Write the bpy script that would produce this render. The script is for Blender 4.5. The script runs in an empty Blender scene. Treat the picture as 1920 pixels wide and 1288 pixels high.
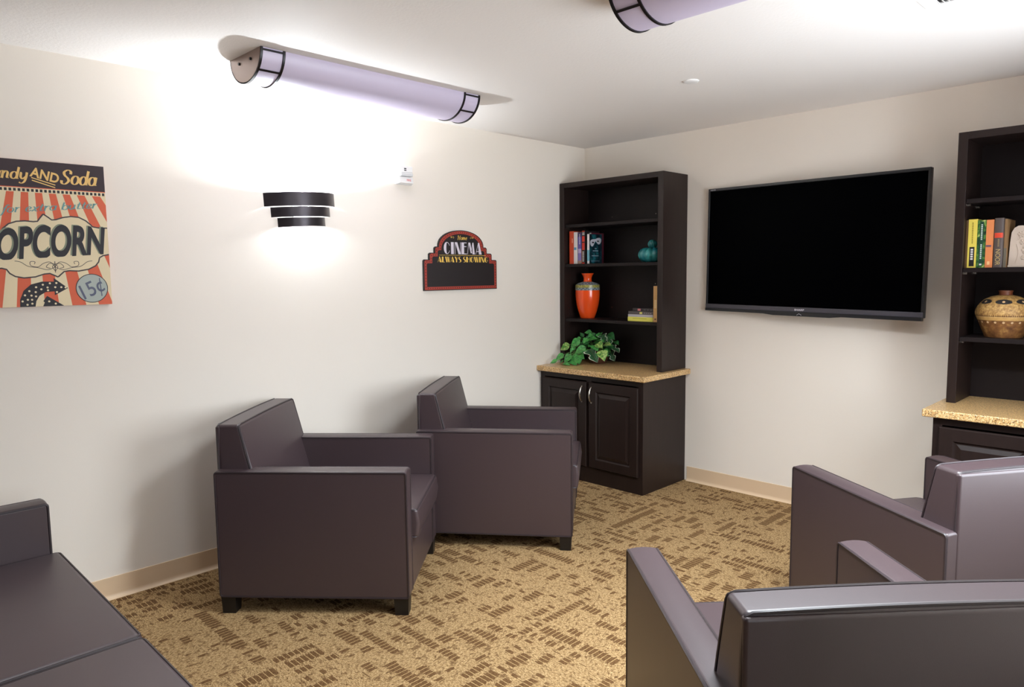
import bpy, math, random
from math import pi, sin, cos, sqrt, radians as R
from mathutils import Vector, Matrix
random.seed(7)
SC = bpy.context.scene
COL = SC.collection

# ------------------------------------------------------------------ camera
cd = bpy.data.cameras.new('camera')
cam = bpy.data.objects.new('camera', cd); COL.objects.link(cam)
cd.sensor_fit = 'HORIZONTAL'; cd.sensor_width = 36.0
cd.lens = 1340.446 / 1920 * 36.0
cd.clip_start = 0.02; cd.clip_end = 60
YAW, PITCH, ROLL = -0.785648, 0.097455, -0.011216
_f = Vector((sin(YAW)*cos(PITCH), cos(YAW)*cos(PITCH), -sin(PITCH)))
_r = Vector((cos(YAW), -sin(YAW), 0.0)); _u = _r.cross(_f)
_r2 = _r*cos(ROLL) + _u*sin(ROLL); _u2 = _u*cos(ROLL) - _r*sin(ROLL)
cam.matrix_world = Matrix(((_r2.x, _u2.x, -_f.x, 3.59154), (_r2.y, _u2.y, -_f.y, -4.41058), (_r2.z, _u2.z, -_f.z, 1.48414), (0, 0, 0, 1)))
SC.camera = cam
# ------------------------------------------------------------------ world, exposure
SCONCE_UP, SCONCE_DOWN, FIXTURE_GLOW, FIXTURE_LAMP, DAYLIGHT = 66.0, 6.0, 0.03, 1.5, 10.3
W = bpy.data.worlds.new('world'); SC.world = W; W.use_nodes = True
W.node_tree.nodes['Background'].inputs[0].default_value = (0.84, 0.92, 1.0, 1)
W.node_tree.nodes['Background'].inputs[1].default_value = DAYLIGHT
SC.view_settings.view_transform = 'Standard'; SC.view_settings.look = 'None'
SC.view_settings.exposure = 0.16; SC.view_settings.gamma = 1.0
SC.view_settings.use_curve_mapping = False
SC.cycles.diffuse_bounces = 8; SC.cycles.max_bounces = 12
LAMP_COL = (0.86, 0.94, 1.0)

# ------------------------------------------------------------------ material helpers
def lin(r, g, b):
    f = lambda c: (c/255/12.92) if c/255 <= 0.04045 else ((c/255+0.055)/1.055)**2.4
    return (f(r), f(g), f(b), 1.0)
def mat(name, rgb, rough=0.5, metal=0.0, spec=0.5, coat=0.0, emit=0.0):
    m = bpy.data.materials.new(name); m.use_nodes = True
    b = m.node_tree.nodes['Principled BSDF']
    b.inputs['Base Color'].default_value = lin(*rgb)
    b.inputs['Roughness'].default_value = rough
    b.inputs['Metallic'].default_value = metal
    b.inputs['Specular IOR Level'].default_value = spec
    b.inputs['Coat Weight'].default_value = coat
    if emit:
        b.inputs['Emission Color'].default_value = lin(*rgb)
        b.inputs['Emission Strength'].default_value = emit
    return m
class NT:
    def __init__(s, m): s.t = m.node_tree; s.b = s.t.nodes['Principled BSDF']
    def n(s, typ, **kw):
        x = s.t.nodes.new(typ)
        for k, v in kw.items(): setattr(x, k, v)
        return x
    def put(s, sock, v):
        if isinstance(v, bpy.types.NodeSocket): s.t.links.new(v, sock)
        else: sock.default_value = v
    def m(s, op, a, b=0.0, c=0.0):
        x = s.n('ShaderNodeMath', operation=op)
        s.put(x.inputs[0], a); s.put(x.inputs[1], b); s.put(x.inputs[2], c)
        return x.outputs[0]
    def mix(s, f, a, b):
        x = s.n('ShaderNodeMix', data_type='RGBA')
        s.put(x.inputs[0], f); s.put(x.inputs[6], a); s.put(x.inputs[7], b)
        return x.outputs[2]
    def obj(s): return s.n('ShaderNodeTexCoord').outputs['Object']
    def xyz(s, v):
        x = s.n('ShaderNodeSeparateXYZ'); s.t.links.new(v, x.inputs[0]); return x.outputs
    def vec(s, x, y, z=0.0):
        c = s.n('ShaderNodeCombineXYZ')
        for i, v in enumerate((x, y, z)): s.put(c.inputs[i], v)
        return c.outputs[0]
    def noise(s, v, scale, detail=2.0, rough=0.5):
        x = s.n('ShaderNodeTexNoise'); s.t.links.new(v, x.inputs['Vector'])
        x.inputs['Scale'].default_value = scale; x.inputs['Detail'].default_value = detail; x.inputs['Roughness'].default_value = rough
        return x.outputs['Fac']
    def white(s, v):
        x = s.n('ShaderNodeTexWhiteNoise', noise_dimensions='3D'); s.t.links.new(v, x.inputs['Vector']); return x.outputs['Value']
    def ramp(s, f, stops):
        x = s.n('ShaderNodeValToRGB'); s.put(x.inputs[0], f); e = x.color_ramp.elements
        while len(e) < len(stops): e.new(0.5)
        for q, (p, c) in zip(e, stops): q.position = p; q.color = c
        return x.outputs[0]
    def step(s, v, lo, hi):
        x = s.n('ShaderNodeMapRange', interpolation_type='SMOOTHSTEP'); s.put(x.inputs[0], v)
        x.inputs[1].default_value = lo; x.inputs[2].default_value = hi
        return x.outputs[0]
    def bump(s, h, strength, dist):
        x = s.n('ShaderNodeBump'); s.put(x.inputs['Height'], h)
        x.inputs['Strength'].default_value = strength; x.inputs['Distance'].default_value = dist
        s.t.links.new(x.outputs[0], s.b.inputs['Normal'])
    def color(s, c): s.t.links.new(c, s.b.inputs['Base Color'])

def wall_paint(name, rgb):
    m = mat(name, rgb, 0.62, spec=0.25); t = NT(m)
    t.bump(t.noise(t.obj(), 140, 3), 0.08, 0.002)
    return m
M = {}
M['wall'] = wall_paint('cream_wall_paint', (240, 231, 219))
M['taupe'] = wall_paint('taupe_wall_paint', (92, 72, 66))  # unseen walls, toned dark to cut bounce light onto the chairs
M['ceiling'] = wall_paint('ceiling_paint', (240, 235, 231))
_t = NT(M['ceiling']); _t.bump(_t.noise(_t.obj(), 85, 4), 0.22, 0.004)
M['base'] = mat('tan_vinyl_base', (224, 196, 162), 0.42)
M['vinyl'] = mat('brown_vinyl', (62, 48, 51), 0.44, spec=0.6, coat=0.28)
M['vinyl'].node_tree.nodes['Principled BSDF'].inputs['Coat Roughness'].default_value = 0.38
_t = NT(M['vinyl']); _o = _t.obj()
_t.bump(_t.m('ADD', _t.m('MULTIPLY', _t.noise(_o, 420, 2), 0.25), _t.noise(_o, 9, 2)), 0.10, 0.006)
M['piping'] = mat('brown_vinyl_piping', (46, 36, 39), 0.45)
M['foot'] = mat('black_wood_foot', (18, 14, 13), 0.45)
M['wood'] = mat('espresso_wood', (36, 25, 22), 0.42, spec=0.3)
_t = NT(M['wood']); _x = _t.xyz(_t.obj())
_g = _t.noise(_t.vec(_t.m('MULTIPLY', _x[0], 18), _t.m('MULTIPLY', _x[1], 18), _t.m('MULTIPLY', _x[2], 1.2)), 3.0, 4)
_t.color(_t.mix(_g, lin(29, 20, 18), lin(44, 31, 27)))
M['wood_in'] = mat('espresso_laminate', (26, 18, 18), 0.5, spec=0.25)
M['granite'] = mat('granite_laminate', (205, 165, 110), 0.28)
_t = NT(M['granite']); _o = _t.obj()
_c = _t.ramp(_t.noise(_o, 105, 6, 0.75), [(0.34, lin(112, 76, 40)), (0.45, lin(190, 146, 90)), (0.54, lin(220, 180, 122)), (0.66, lin(236, 206, 152))])
_c = _t.mix(_t.step(_t.noise(_o, 165, 3, 0.6), .565, .60), _c, lin(98, 64, 34))
_c = _t.mix(_t.step(_t.noise(_t.vec(*[_t.m('ADD', q, 7.3) for q in _t.xyz(_o)]), 185, 3, 0.6), .58, .61), _c, lin(238, 214, 170))
_t.color(_c)
M['nickel'] = mat('satin_nickel', (205, 198, 188), 0.25, 1.0)
M['bronze'] = mat('dark_bronze_metal', (66, 61, 64), 0.34, 0.7)
M['frame_black'] = mat('black_metal_trim', (26, 22, 24), 0.35, 0.4)
M['steel'] = mat('brushed_brown_steel', (152, 134, 126), 0.38, 0.7)
M['diffuser'] = mat('white_acrylic_diffuser', (200, 189, 210), 0.4, emit=FIXTURE_GLOW)
M['white'] = mat('white_plastic', (236, 234, 232), 0.4)
M['lens'] = mat('clear_strobe_lens', (214, 214, 214), 0.12, spec=0.8)
M['red'] = mat('red_print', (214, 60, 50), 0.5)
M['tv_black'] = mat('black_tv_plastic', (24, 24, 27), 0.35)
M['tv_grey'] = mat('dark_grey_tv_strip', (74, 71, 78), 0.38, 0.2)
M['screen'] = mat('black_screen', (0, 0, 1), 0.5, spec=0.015)
M['silver'] = mat('silver_print', (226, 222, 230), 0.35)
M['page'] = mat('book_pages', (226, 214, 190), 0.8)
_pm = {}
def paint(rgb, rough=0.5):
    k = (tuple(rgb), rough)
    if k not in _pm: _pm[k] = mat('print_%02x%02x%02x' % tuple(rgb), rgb, rough)
    return _pm[k]

# carpet: 0.61 m quarter-turned tiles of ladder dashes
M['carpet'] = mat('patterned_carpet', (170, 140, 95), 0.95, spec=0.1)
def _carpet():
    t = NT(M['carpet']); o = t.obj(); x = t.xyz(o)
    ux = t.m('DIVIDE', t.m('SUBTRACT', x[0], 1.03), 0.61); uy = t.m('DIVIDE', t.m('ADD', x[1], 2.40), 0.61)
    ix, iy = t.m('FLOOR', ux), t.m('FLOOR', uy); fx, fy = t.m('FRACT', ux), t.m('FRACT', uy)
    par = t.m('FLOORED_MODULO', t.m('ADD', ix, iy), 2.0)          # 0: dashes run along y, 1: along x
    inv = t.m('SUBTRACT', 1.0, par)
    v = t.m('ADD', t.m('MULTIPLY', fx, inv), t.m('MULTIPLY', fy, par))     # across the run
    u = t.m('ADD', t.m('MULTIPLY', fy, inv), t.m('MULTIPLY', fx, par))     # along the run
    v = t.m('MULTIPLY', t.m('FLOORED_MODULO', t.m('ADD', v, 0.0), 1.0), 9.0); u = t.m('MULTIPLY', u, 0.61)
    cv, fv = t.m('FLOOR', v), t.m('FRACT', v)
    pitch = 0.0215
    cu = t.m('FLOOR', t.m('DIVIDE', u, pitch)); fu = t.m('FRACT', t.m('DIVIDE', u, pitch))
    # long runs: low frequency noise along the column; threshold lower on every fourth column
    major = t.m('LESS_THAN', t.m('ABSOLUTE', t.m('SUBTRACT', t.m('FLOORED_MODULO', cv, 4.0), 1.0)), 0.5)
    seed = t.m('ADD', t.m('MULTIPLY', ix, 3.7), t.m('MULTIPLY', iy, 7.3))
    run = t.noise(t.vec(t.m('MULTIPLY', cv, 11.3), t.m('MULTIPLY', cu, 0.16), seed), 1.0, 0.0)
    rnd = t.white(t.vec(t.m('ADD', cv, 0.5), t.m('ADD', cu, 0.5), seed))
    thr = t.m('SUBTRACT', 0.572, t.m('MULTIPLY', major, 0.115))
    on = t.m('GREATER_THAN', t.m('ADD', run, t.m('MULTIPLY', t.m('SUBTRACT', rnd, 0.5), 0.22)), thr)
    half = t.m('ADD', 0.27, t.m('MULTIPLY', major, 0.10))
    wob = t.m('MULTIPLY', t.m('SUBTRACT', t.noise(o, 75, 2), 0.5), 0.55)
    inv_ = t.m('LESS_THAN', t.m('ADD', t.m('ABSOLUTE', t.m('SUBTRACT', fv, 0.5)), wob), half)
    gap = t.m('GREATER_THAN', t.m('ADD', fu, t.m('MULTIPLY', wob, 0.25)), 0.13)
    dash = t.m('MULTIPLY', t.m('MULTIPLY', on, inv_), gap)
    ladder = t.m('MULTIPLY', t.m('MULTIPLY', on, inv_), t.m('SUBTRACT', 1.0, gap))
    # scattered small flecks
    st = t.vec(t.m('MULTIPLY', v, 1.6), t.m('MULTIPLY', u, 34.0), seed)
    fleck = t.step(t.noise(st, 1.3, 2), 0.60, 0.66)
    fl = t.vec(t.m('ADD', t.m('MULTIPLY', x[0], t.m('ADD', 1.0, par)), t.m('MULTIPLY', ix, 3.1)), t.m('MULTIPLY', x[1], t.m('ADD', 1.0, inv)))
    f2 = t.step(t.noise(fl, 62, 3, 0.6), 0.52, 0.59)
    f3 = t.step(t.noise(fl, 22, 2, 0.6), 0.56, 0.64)
    fb = t.vec(t.m('MULTIPLY', x[0], t.m('SUBTRACT', 1.0, t.m('MULTIPLY', inv, .66))), t.m('MULTIPLY', x[1], t.m('SUBTRACT', 1.0, t.m('MULTIPLY', par, .66))))
    yarn = t.noise(fb, 270, 3, 0.75)
    yarn2 = t.noise(fb, 560, 2, 0.7)
    yy = t.m('ADD', t.m('MULTIPLY', yarn, 0.65), t.m('MULTIPLY', yarn2, 0.35))
    tan = t.ramp(yy, [(0.36, lin(90, 66, 35)), (0.46, lin(140, 111, 74)), (0.54, lin(175, 145, 103)), (0.66, lin(214, 186, 142))])
    brown = t.ramp(yy, [(0.36, lin(62, 42, 22)), (0.52, lin(96, 68, 41)), (0.66, lin(132, 100, 66))])
    light = lin(190, 160, 112)
    c = t.mix(t.m('MULTIPLY', f3, 0.35), tan, brown)
    c = t.mix(t.m('MULTIPLY', f2, 0.55), c, brown)
    c = t.mix(t.m('MULTIPLY', fleck, 0.75), c, brown)
    c = t.mix(t.m('MULTIPLY', dash, 0.95), c, brown)
    c = t.mix(t.m('MULTIPLY', ladder, 0.6), c, light)
    t.color(c)
    t.bump(yarn, 0.5, 0.004)
_carpet()

# ------------------------------------------------------------------ mesh builder
class MB:
    def __init__(s): s.v = []; s.f = []; s.mi = []; s.mats = []
    def _m(s, m):
        if m is None: return 0
        if m not in s.mats: s.mats.append(m)
        return s.mats.index(m)
    def add(s, vs, fs, m=None, T=None):
        o = len(s.v); k = s._m(m)
        s.v += [tuple(T @ Vector(p)) for p in vs] if T is not None else [tuple(p) for p in vs]
        for f in fs: s.f.append(tuple(i+o for i in f)); s.mi.append(k)
        return s
    def rbox(s, c, h, r=0.0, seg=2, n=(1, 1, 1), fn=None, m=None, T=None):
        """Rounded box: centre c, half sizes h, edge radius r, n interior cuts, fn(local p, h) -> p."""
        ax = []
        for i in range(3):
            a = [-h[i]]
            if r > 0:
                rr = min(r, h[i]*0.999); e = [rr*(1-math.tan(pi/4*(1-j/seg))) for j in range(1, seg+1)]
                a += [-h[i]+q for q in e]
                L = 2*(h[i]-rr); a += [-h[i]+rr+L*j/n[i] for j in range(1, n[i])] + [h[i]-q for q in reversed(e)]
            else: a += [-h[i]+2*h[i]*j/n[i] for j in range(1, n[i])]
            a.append(h[i]); ax.append(a)
        N = [len(a) for a in ax]; idx = {}; vs = []; fs = []
        def vid(i, j, k):
            key = (i, j, k)
            if key not in idx:
                p = [ax[0][i], ax[1][j], ax[2][k]]
                if r > 0:
                    q = [max(-(h[t]-min(r, h[t]*0.999)), min(h[t]-min(r, h[t]*0.999), p[t])) for t in range(3)]
                    d = [p[t]-q[t] for t in range(3)]; L = sqrt(sum(x*x for x in d))
                    if L > 1e-9: p = [q[t]+d[t]/L*min(r, h[t]*0.999) for t in range(3)]
                if fn: p = fn(p, h)
                idx[key] = len(vs); vs.append((p[0]+c[0], p[1]+c[1], p[2]+c[2]))
            return idx[key]
        X, Y, Z = N[0]-1, N[1]-1, N[2]-1
        for i in range(X):
            for j in range(Y):
                fs.append((vid(i, j, 0), vid(i, j+1, 0), vid(i+1, j+1, 0), vid(i+1, j, 0)))
                fs.append((vid(i, j, Z), vid(i+1, j, Z), vid(i+1, j+1, Z), vid(i, j+1, Z)))
            for k in range(Z):
                fs.append((vid(i, 0, k), vid(i+1, 0, k), vid(i+1, 0, k+1), vid(i, 0, k+1)))
                fs.append((vid(i, Y, k), vid(i, Y, k+1), vid(i+1, Y, k+1), vid(i+1, Y, k)))
        for j in range(Y):
            for k in range(Z):
                fs.append((vid(0, j, k), vid(0, j, k+1), vid(0, j+1, k+1), vid(0, j+1, k)))
                fs.append((vid(X, j, k), vid(X, j+1, k), vid(X, j+1, k+1), vid(X, j, k+1)))
        return s.add(vs, fs, m, T)
    def box(s, x0, x1, y0, y1, z0, z1, r=0.0, m=None, T=None, seg=2):
        return s.rbox(((x0+x1)/2, (y0+y1)/2, (z0+z1)/2), (abs(x1-x0)/2, abs(y1-y0)/2, abs(z1-z0)/2), r, seg, m=m, T=T)
    def tube(s, pts, r, seg=8, closed=False, m=None, T=None):
        P = [Vector(p) for p in pts]; n = len(P); vs = []; fs = []; u = None
        rad = r if isinstance(r, (list, tuple)) else [r]*n
        for i in range(n):
            a = P[(i-1) % n] if (closed or i > 0) else P[i]; b = P[(i+1) % n] if (closed or i < n-1) else P[i]
            d = (b-a).normalized()
            if u is None:
                u = d.orthogonal().normalized()
            u = (u - d*u.dot(d)); u = u.normalized() if u.length > 1e-6 else d.orthogonal().normalized(); w = d.cross(u)
            for k in range(seg):
                A = 2*pi*k/seg; vs.append(P[i] + (u*cos(A)+w*sin(A))*rad[i])
        for i in range(n if closed else n-1):
            for k in range(seg):
                a, b = i*seg+k, i*seg+(k+1) % seg; c, d = ((i+1) % n)*seg+(k+1) % seg, ((i+1) % n)*seg+k
                fs.append((a, b, c, d))
        if not closed: fs += [tuple(reversed(range(seg))), tuple(range((n-1)*seg, n*seg))]
        return s.add(vs, fs, m, T)
    def lathe(s, prof, seg=40, m=None, T=None, fn=None):
        """prof: (radius, z, material or None for m) from bottom to top; closed ends where radius is 0."""
        vs = []; fs = []; mm = []
        n = len(prof)
        for p in prof:
            for k in range(seg):
                A = 2*pi*k/seg; q = (p[0]*cos(A), p[0]*sin(A), p[1]); vs.append(fn(q, A) if fn else q)
        o = len(s.v)
        s.v += [tuple(T @ Vector(p)) for p in vs] if T is not None else vs
        for i in range(n-1):
            k_ = s._m(prof[i][2] if len(prof[i]) > 2 else m)
            for k in range(seg):
                s.f.append((o+i*seg+k, o+i*seg+(k+1) % seg, o+(i+1)*seg+(k+1) % seg, o+(i+1)*seg+k)); s.mi.append(k_)
        s.f.append(tuple(o+k for k in reversed(range(seg)))); s.mi.append(s._m(prof[0][2] if len(prof[0]) > 2 else m))
        s.f.append(tuple(o+(n-1)*seg+k for k in range(seg))); s.mi.append(s._m(prof[-1][2] if len(prof[-1]) > 2 else m))
        return s
    def prism(s, poly, d0, d1, fr, m=None):
        """Extrude a 2D outline (concave allowed) between depths d0 and d1; fr(u, v, d) -> xyz."""
        from mathutils.geometry import tessellate_polygon
        n = len(poly); vs = [fr(u, v, d0) for u, v in poly] + [fr(u, v, d1) for u, v in poly]
        tris = tessellate_polygon([[Vector((u, v, 0)) for u, v in poly]])
        fs = [tuple(n+i for i in t) for t in tris] + [tuple(reversed(t)) for t in tris]
        fs += [(i, (i+1) % n, n+(i+1) % n, n+i) for i in range(n)]
        return s.add(vs, fs, m)
    def flat(s, poly, d, fr, m=None):
        from mathutils.geometry import tessellate_polygon
        tris = tessellate_polygon([[Vector((u, v, 0)) for u, v in poly]])
        return s.add([fr(u, v, d) for u, v in poly], [tuple(t) for t in tris], m)
    def quadstrip(s, A, B, d, fr, m=None):
        n = len(A)
        return s.add([fr(p[0], p[1], d) for p in A] + [fr(p[0], p[1], d) for p in B], [(i, i+1, n+i+1, n+i) for i in range(n-1)], m)
    def build(s, name, m=None, parent=None, loc=None, smooth=45, wn=True, recalc=True):
        me = bpy.data.meshes.new(name); me.from_pydata(s.v, [], s.f)
        for k in (s.mats or [m]): me.materials.append(k)
        if s.mats:
            for p, k in zip(me.polygons, s.mi): p.material_index = k
        if recalc:
            import bmesh
            b = bmesh.new(); b.from_mesh(me); bmesh.ops.recalc_face_normals(b, faces=b.faces); b.to_mesh(me); b.free()
        if smooth:
            for p in me.polygons: p.use_smooth = True
            me.set_sharp_from_angle(angle=R(smooth))
        me.update()
        o = bpy.data.objects.new(name, me); COL.objects.link(o)
        if smooth and wn:
            w = o.modifiers.new('weighted', 'WEIGHTED_NORMAL'); w.keep_sharp = True; w.weight = 80
        if parent is not None: o.parent = parent
        if loc is not None: o.location = loc
        return o
def thing(name, label, cat, loc=(0, 0, 0), rz=0.0, group=None):
    o = bpy.data.objects.new(name, None); COL.objects.link(o); o.empty_display_size = 0.1
    o.location = loc; o.rotation_euler = (0, 0, rz)
    return tag(o, label, cat, group)
def tag(o, label, cat, group=None):
    o['label'] = label; o['category'] = cat
    if group: o['group'] = group
    return o
def struct(o):
    o['kind'] = 'structure'; return o
def copy_tree(o, parent=None):
    c = o.copy(); COL.objects.link(c)
    if parent is not None: c.parent = parent
    for ch in list(o.children): copy_tree(ch, c)
    return c
def text_mesh(body, size=1.0, shear=0.0, offset=0.0, xs=1.0, align='CENTER', space=1.0):
    """2D (verts, faces) of a line of lettering in the built-in face, scaled so the height of a capital is `size`."""
    cu = bpy.data.curves.new('lettering_curve', 'FONT'); cu.body = body; cu.size = 1.0; cu.shear = shear
    cu.offset = offset; cu.align_x = align; cu.space_character = space; cu.resolution_u = 8
    ob = bpy.data.objects.new('lettering_curve', cu); COL.objects.link(ob)
    dg = bpy.context.evaluated_depsgraph_get(); dg.update()
    me = ob.evaluated_get(dg).to_mesh()
    k = size/0.73
    vs = [(v.co.x*k*xs, v.co.y*k) for v in me.vertices]; fs = [tuple(p.vertices) for p in me.polygons]
    ob.evaluated_get(dg).to_mesh_clear(); bpy.data.objects.remove(ob); bpy.data.curves.remove(cu)
    return vs, fs
def put_text(mb, tm, org, d, fr, m, rot=0.0, warp=None):
    c, s_ = cos(rot), sin(rot); vs = []
    for u, v in tm[0]:
        p = (org[0]+u*c-v*s_, org[1]+u*s_+v*c)
        if warp: p = warp(p)
        vs.append(fr(p[0], p[1], d))
    mb.add(vs, tm[1], m)

# ------------------------------------------------------------------ room shell
XR, YB, ZC = 3.526, -4.78, 2.44        # right wall, rear wall, ceiling
XH = 5.6                                # far side of the hall beside the lounge
def slab(name, x0, x1, y0, y1, z0, z1, m):
    return struct(MB().box(x0, x1, y0, y1, z0, z1).build(name, m, smooth=0))
for _n, _z0, _z1, _m in (('floor', -.1, 0.0, 'carpet'), ('ceiling', ZC, ZC+.1, 'ceiling')):      # lounge and the hall beside it
    _L = [(-.12, YB-.12), (XH+.12, YB-.12), (XH+.12, -3.23), (XR+.12, -3.23), (XR+.12, .12), (-.12, .12)]
    struct(MB().prism(_L, _z0, _z1, lambda u, v, d: (u, v, d)).build(_n, M[_m], smooth=0))
slab('wall_left', -0.12, 0.0, YB-.12, 0.12, 0, ZC, M['wall'])
slab('wall_back', 0.0, XR+.12, 0.0, 0.12, 0, ZC, M['wall'])
WY0, WY1, WZ0, WZ1 = -2.25, -0.78, 0.72, 2.15      # added window in the right wall, out of view, for soft side light
_wr = MB().box(XR, XR+.12, -3.35, WY0, 0, ZC).box(XR, XR+.12, WY1, 0, 0, ZC).box(XR, XR+.12, WY0, WY1, 0, WZ0).box(XR, XR+.12, WY0, WY1, WZ1, ZC)
struct(_wr.build('wall_right', M['wall'], smooth=0))
slab('wall_rear', 0.0, XH, YB-.12, YB, 0, ZC, M['taupe'])
slab('wall_hall', XR+.12, XH, -3.35, -3.23, 0, ZC, M['taupe'])
# added window at the end of the hall, out of view, for cool fill
HY0, HY1, HZ0, HZ1 = -4.55, -3.55, 0.95, 2.05
_we = MB().box(XH, XH+.12, YB, HY0, 0, ZC).box(XH, XH+.12, HY1, -3.23, 0, ZC).box(XH, XH+.12, HY0, HY1, 0, HZ0).box(XH, XH+.12, HY0, HY1, HZ1, ZC)
struct(_we.build('wall_end', M['taupe'], smooth=0))
wf = MB().box(XH+.03, XH+.09, HY0, HY0+.05, HZ0, HZ1).box(XH+.03, XH+.09, HY1-.05, HY1, HZ0, HZ1).box(XH+.03, XH+.09, HY0+.05, HY1-.05, HZ0, HZ0+.05).box(XH+.03, XH+.09, HY0+.05, HY1-.05, HZ1-.05, HZ1).box(XH+.045, XH+.075, (HY0+HY1)/2-.02, (HY0+HY1)/2+.02, HZ0+.05, HZ1-.05)
struct(wf.build('added_window_1', M['white'], smooth=0))
def sky_portal(x, y0, y1, z0, z1):       # guides the sky light through a window opening
    ld = bpy.data.lights.new('window_portal', 'AREA'); ld.shape = 'RECTANGLE'; ld.size = z1-z0; ld.size_y = y1-y0; ld.cycles.is_portal = True
    lo = bpy.data.objects.new('window_portal', ld); COL.objects.link(lo); lo.location = (x, (y0+y1)/2, (z0+z1)/2); lo.rotation_euler = (0, R(90), 0)
sky_portal(XH+.13, HY0, HY1, HZ0, HZ1)
sky_portal(XR+.13, WY0, WY1, WZ0, WZ1)
_wf = MB().box(XR+.03, XR+.09, WY0, WY0+.05, WZ0, WZ1).box(XR+.03, XR+.09, WY1-.05, WY1, WZ0, WZ1).box(XR+.03, XR+.09, WY0+.05, WY1-.05, WZ0, WZ0+.05).box(XR+.03, XR+.09, WY0+.05, WY1-.05, WZ1-.05, WZ1).box(XR+.045, XR+.075, (WY0+WY1)/2-.02, (WY0+WY1)/2+.02, WZ0+.05, WZ1-.05)
struct(_wf.build('added_window_2', M['white'], smooth=0))  # frame of the added right-wall opening
def baseboard(name, p0, p1, nrm):
    """4 inch vinyl cove base from p0 to p1 along the wall, nrm pointing into the room."""
    prof = [(0.0, 0.102), (0.004, 0.102), (0.005, 0.099), (0.005, 0.022), (0.007, 0.012), (0.012, 0.005), (0.020, 0.0015), (0.021, 0.0), (0.0, 0.0)]
    vs = []; n = len(prof)
    for p in (p0, p1): vs += [(p[0]+nrm[0]*a, p[1]+nrm[1]*a, z) for a, z in prof]
    fs = [(i, (i+1) % n, n+(i+1) % n, n+i) for i in range(n)] + [tuple(range(n)), tuple(range(n, 2*n))]
    mb = MB(); mb.add(vs, fs); return struct(mb.build(name, M['base'], smooth=60))
baseboard('baseboard_left', (0, YB+.021), (0, -0.545), (1, 0))
baseboard('baseboard_back', (0.935, 0), (2.585, 0), (0, -1))
baseboard('baseboard_right', (XR, -3.35), (XR, -0.545), (-1, 0))
baseboard('baseboard_rear', (0.021, YB), (XH, YB), (0, 1))

# ------------------------------------------------------------------ seating
CW, CD, ZA, ZB, AW, HB, ST, SB = 0.757, 0.842, 0.640, 0.077, 0.093, 0.841, 0.449, 0.313
def piping(path, r=0.0042, closed=True):
    return MB().tube(path, r, 6, closed)
def loop_yz(x, y0, y1, z0, z1, r=0.016, n=4, fn=None):
    pts = []
    for cy, cz, a0 in ((y1-r, z1-r, 0), (y0+r, z1-r, pi/2), (y0+r, z0+r, pi), (y1-r, z0+r, 1.5*pi)):
        for k in range(n+1):
            a = a0+pi/2*k/n; p = (x, cy+r*cos(a), cz+r*sin(a)); pts.append(fn(p) if fn else p)
    return pts
def armrest(root, sx, x_out, D=CD):
    """One upholstered arm panel; x_out its outer face, going inward by AW."""
    xc = x_out - sx*AW/2; hy, hz = D/2, (ZA-ZB)/2
    def fn(p, h):      # soft crown along the top
        x, y, z = p
        if z > 0: z += 0.006*(1-(x/h[0])**2)*max(0, z/h[2])
        return [x, y, z]
    a = MB().rbox((xc, 0, (ZA+ZB)/2), (AW/2, hy, hz), 0.010, 3, (4, 6, 4), fn).build('armrest', M['vinyl'], root)
    for xs in (1, -1):
        x = xc + xs*(AW/2-0.0025)
        piping(loop_yz(x, -hy+.0025, hy-.0025, ZB+.0025, ZA-.0025, .010), .0052).build('piping', M['piping'], a, wn=False)
    return a
def back_shape(half_w, xoff, D, bot=SB, half_only=False):
    """Slanted back cushion: vertical rear face, front face leaning back, soft crown."""
    hb = (HB-bot)/2; zc = (HB+bot)/2; t0, t1 = 0.232, 0.099
    hy = 0.05
    def fn(p, h):
        x, y, z = p; s = (z+h[2])/(2*h[2]); th = t0+(t1-t0)*s
        f = (y+h[1])/(2*h[1])                     # 0 rear, 1 front
        y2 = f*th
        bul = (1-(x/h[0])**2)*(1-(z/h[2])**2)
        y2 += 0.016*bul*f
        z2 = z + (0.005*(1-(x/h[0])**2)*(s > .8)*(s-.8)/.2)
        x2 = x - 0.004*(s > .7)*(s-.7)/.3*(x/h[0])
        return [x2, -D/2+.004+y2, z2]
    return (xoff, 0, zc), (half_w, hy, hb), fn
def back_cushion(root, half_w, xoff=0.0, D=CD):
    c, h, fn = back_shape(half_w, xoff, D)
    # only the part above the arms and between them is seen: the shape is inset from the arm faces
    b = MB().rbox(c, h, 0.014, 3, (10, 3, 8), fn).build('backrest', M['vinyl'], root)
    def surf(x, f, s):
        p = fn([x*h[0], (2*f-1)*h[1], (2*s-1)*h[2]], h); return (p[0]+c[0], p[1]+c[1], p[2]+c[2])
    for f in (0.035, 0.965):
        path = []
        lo = 0.63
        for k in range(9): path.append(surf(-0.992, f, lo+(0.965-lo)*k/8))
        for k in range(3): path.append(surf(-0.985+0.02*k, f, 0.985+0.006*k))
        for k in range(1, 20): path.append(surf(-0.945+1.89*k/20, f, 0.997))
        for k in range(3): path.append(surf(0.945+0.02*k, f, 0.997-0.006*k))
        for k in range(9): path.append(surf(0.992, f, 0.965-(0.965-lo)*k/8))
        piping(path, 0.0042, False).build('piping', M['piping'], b, wn=False)
    return b
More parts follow.
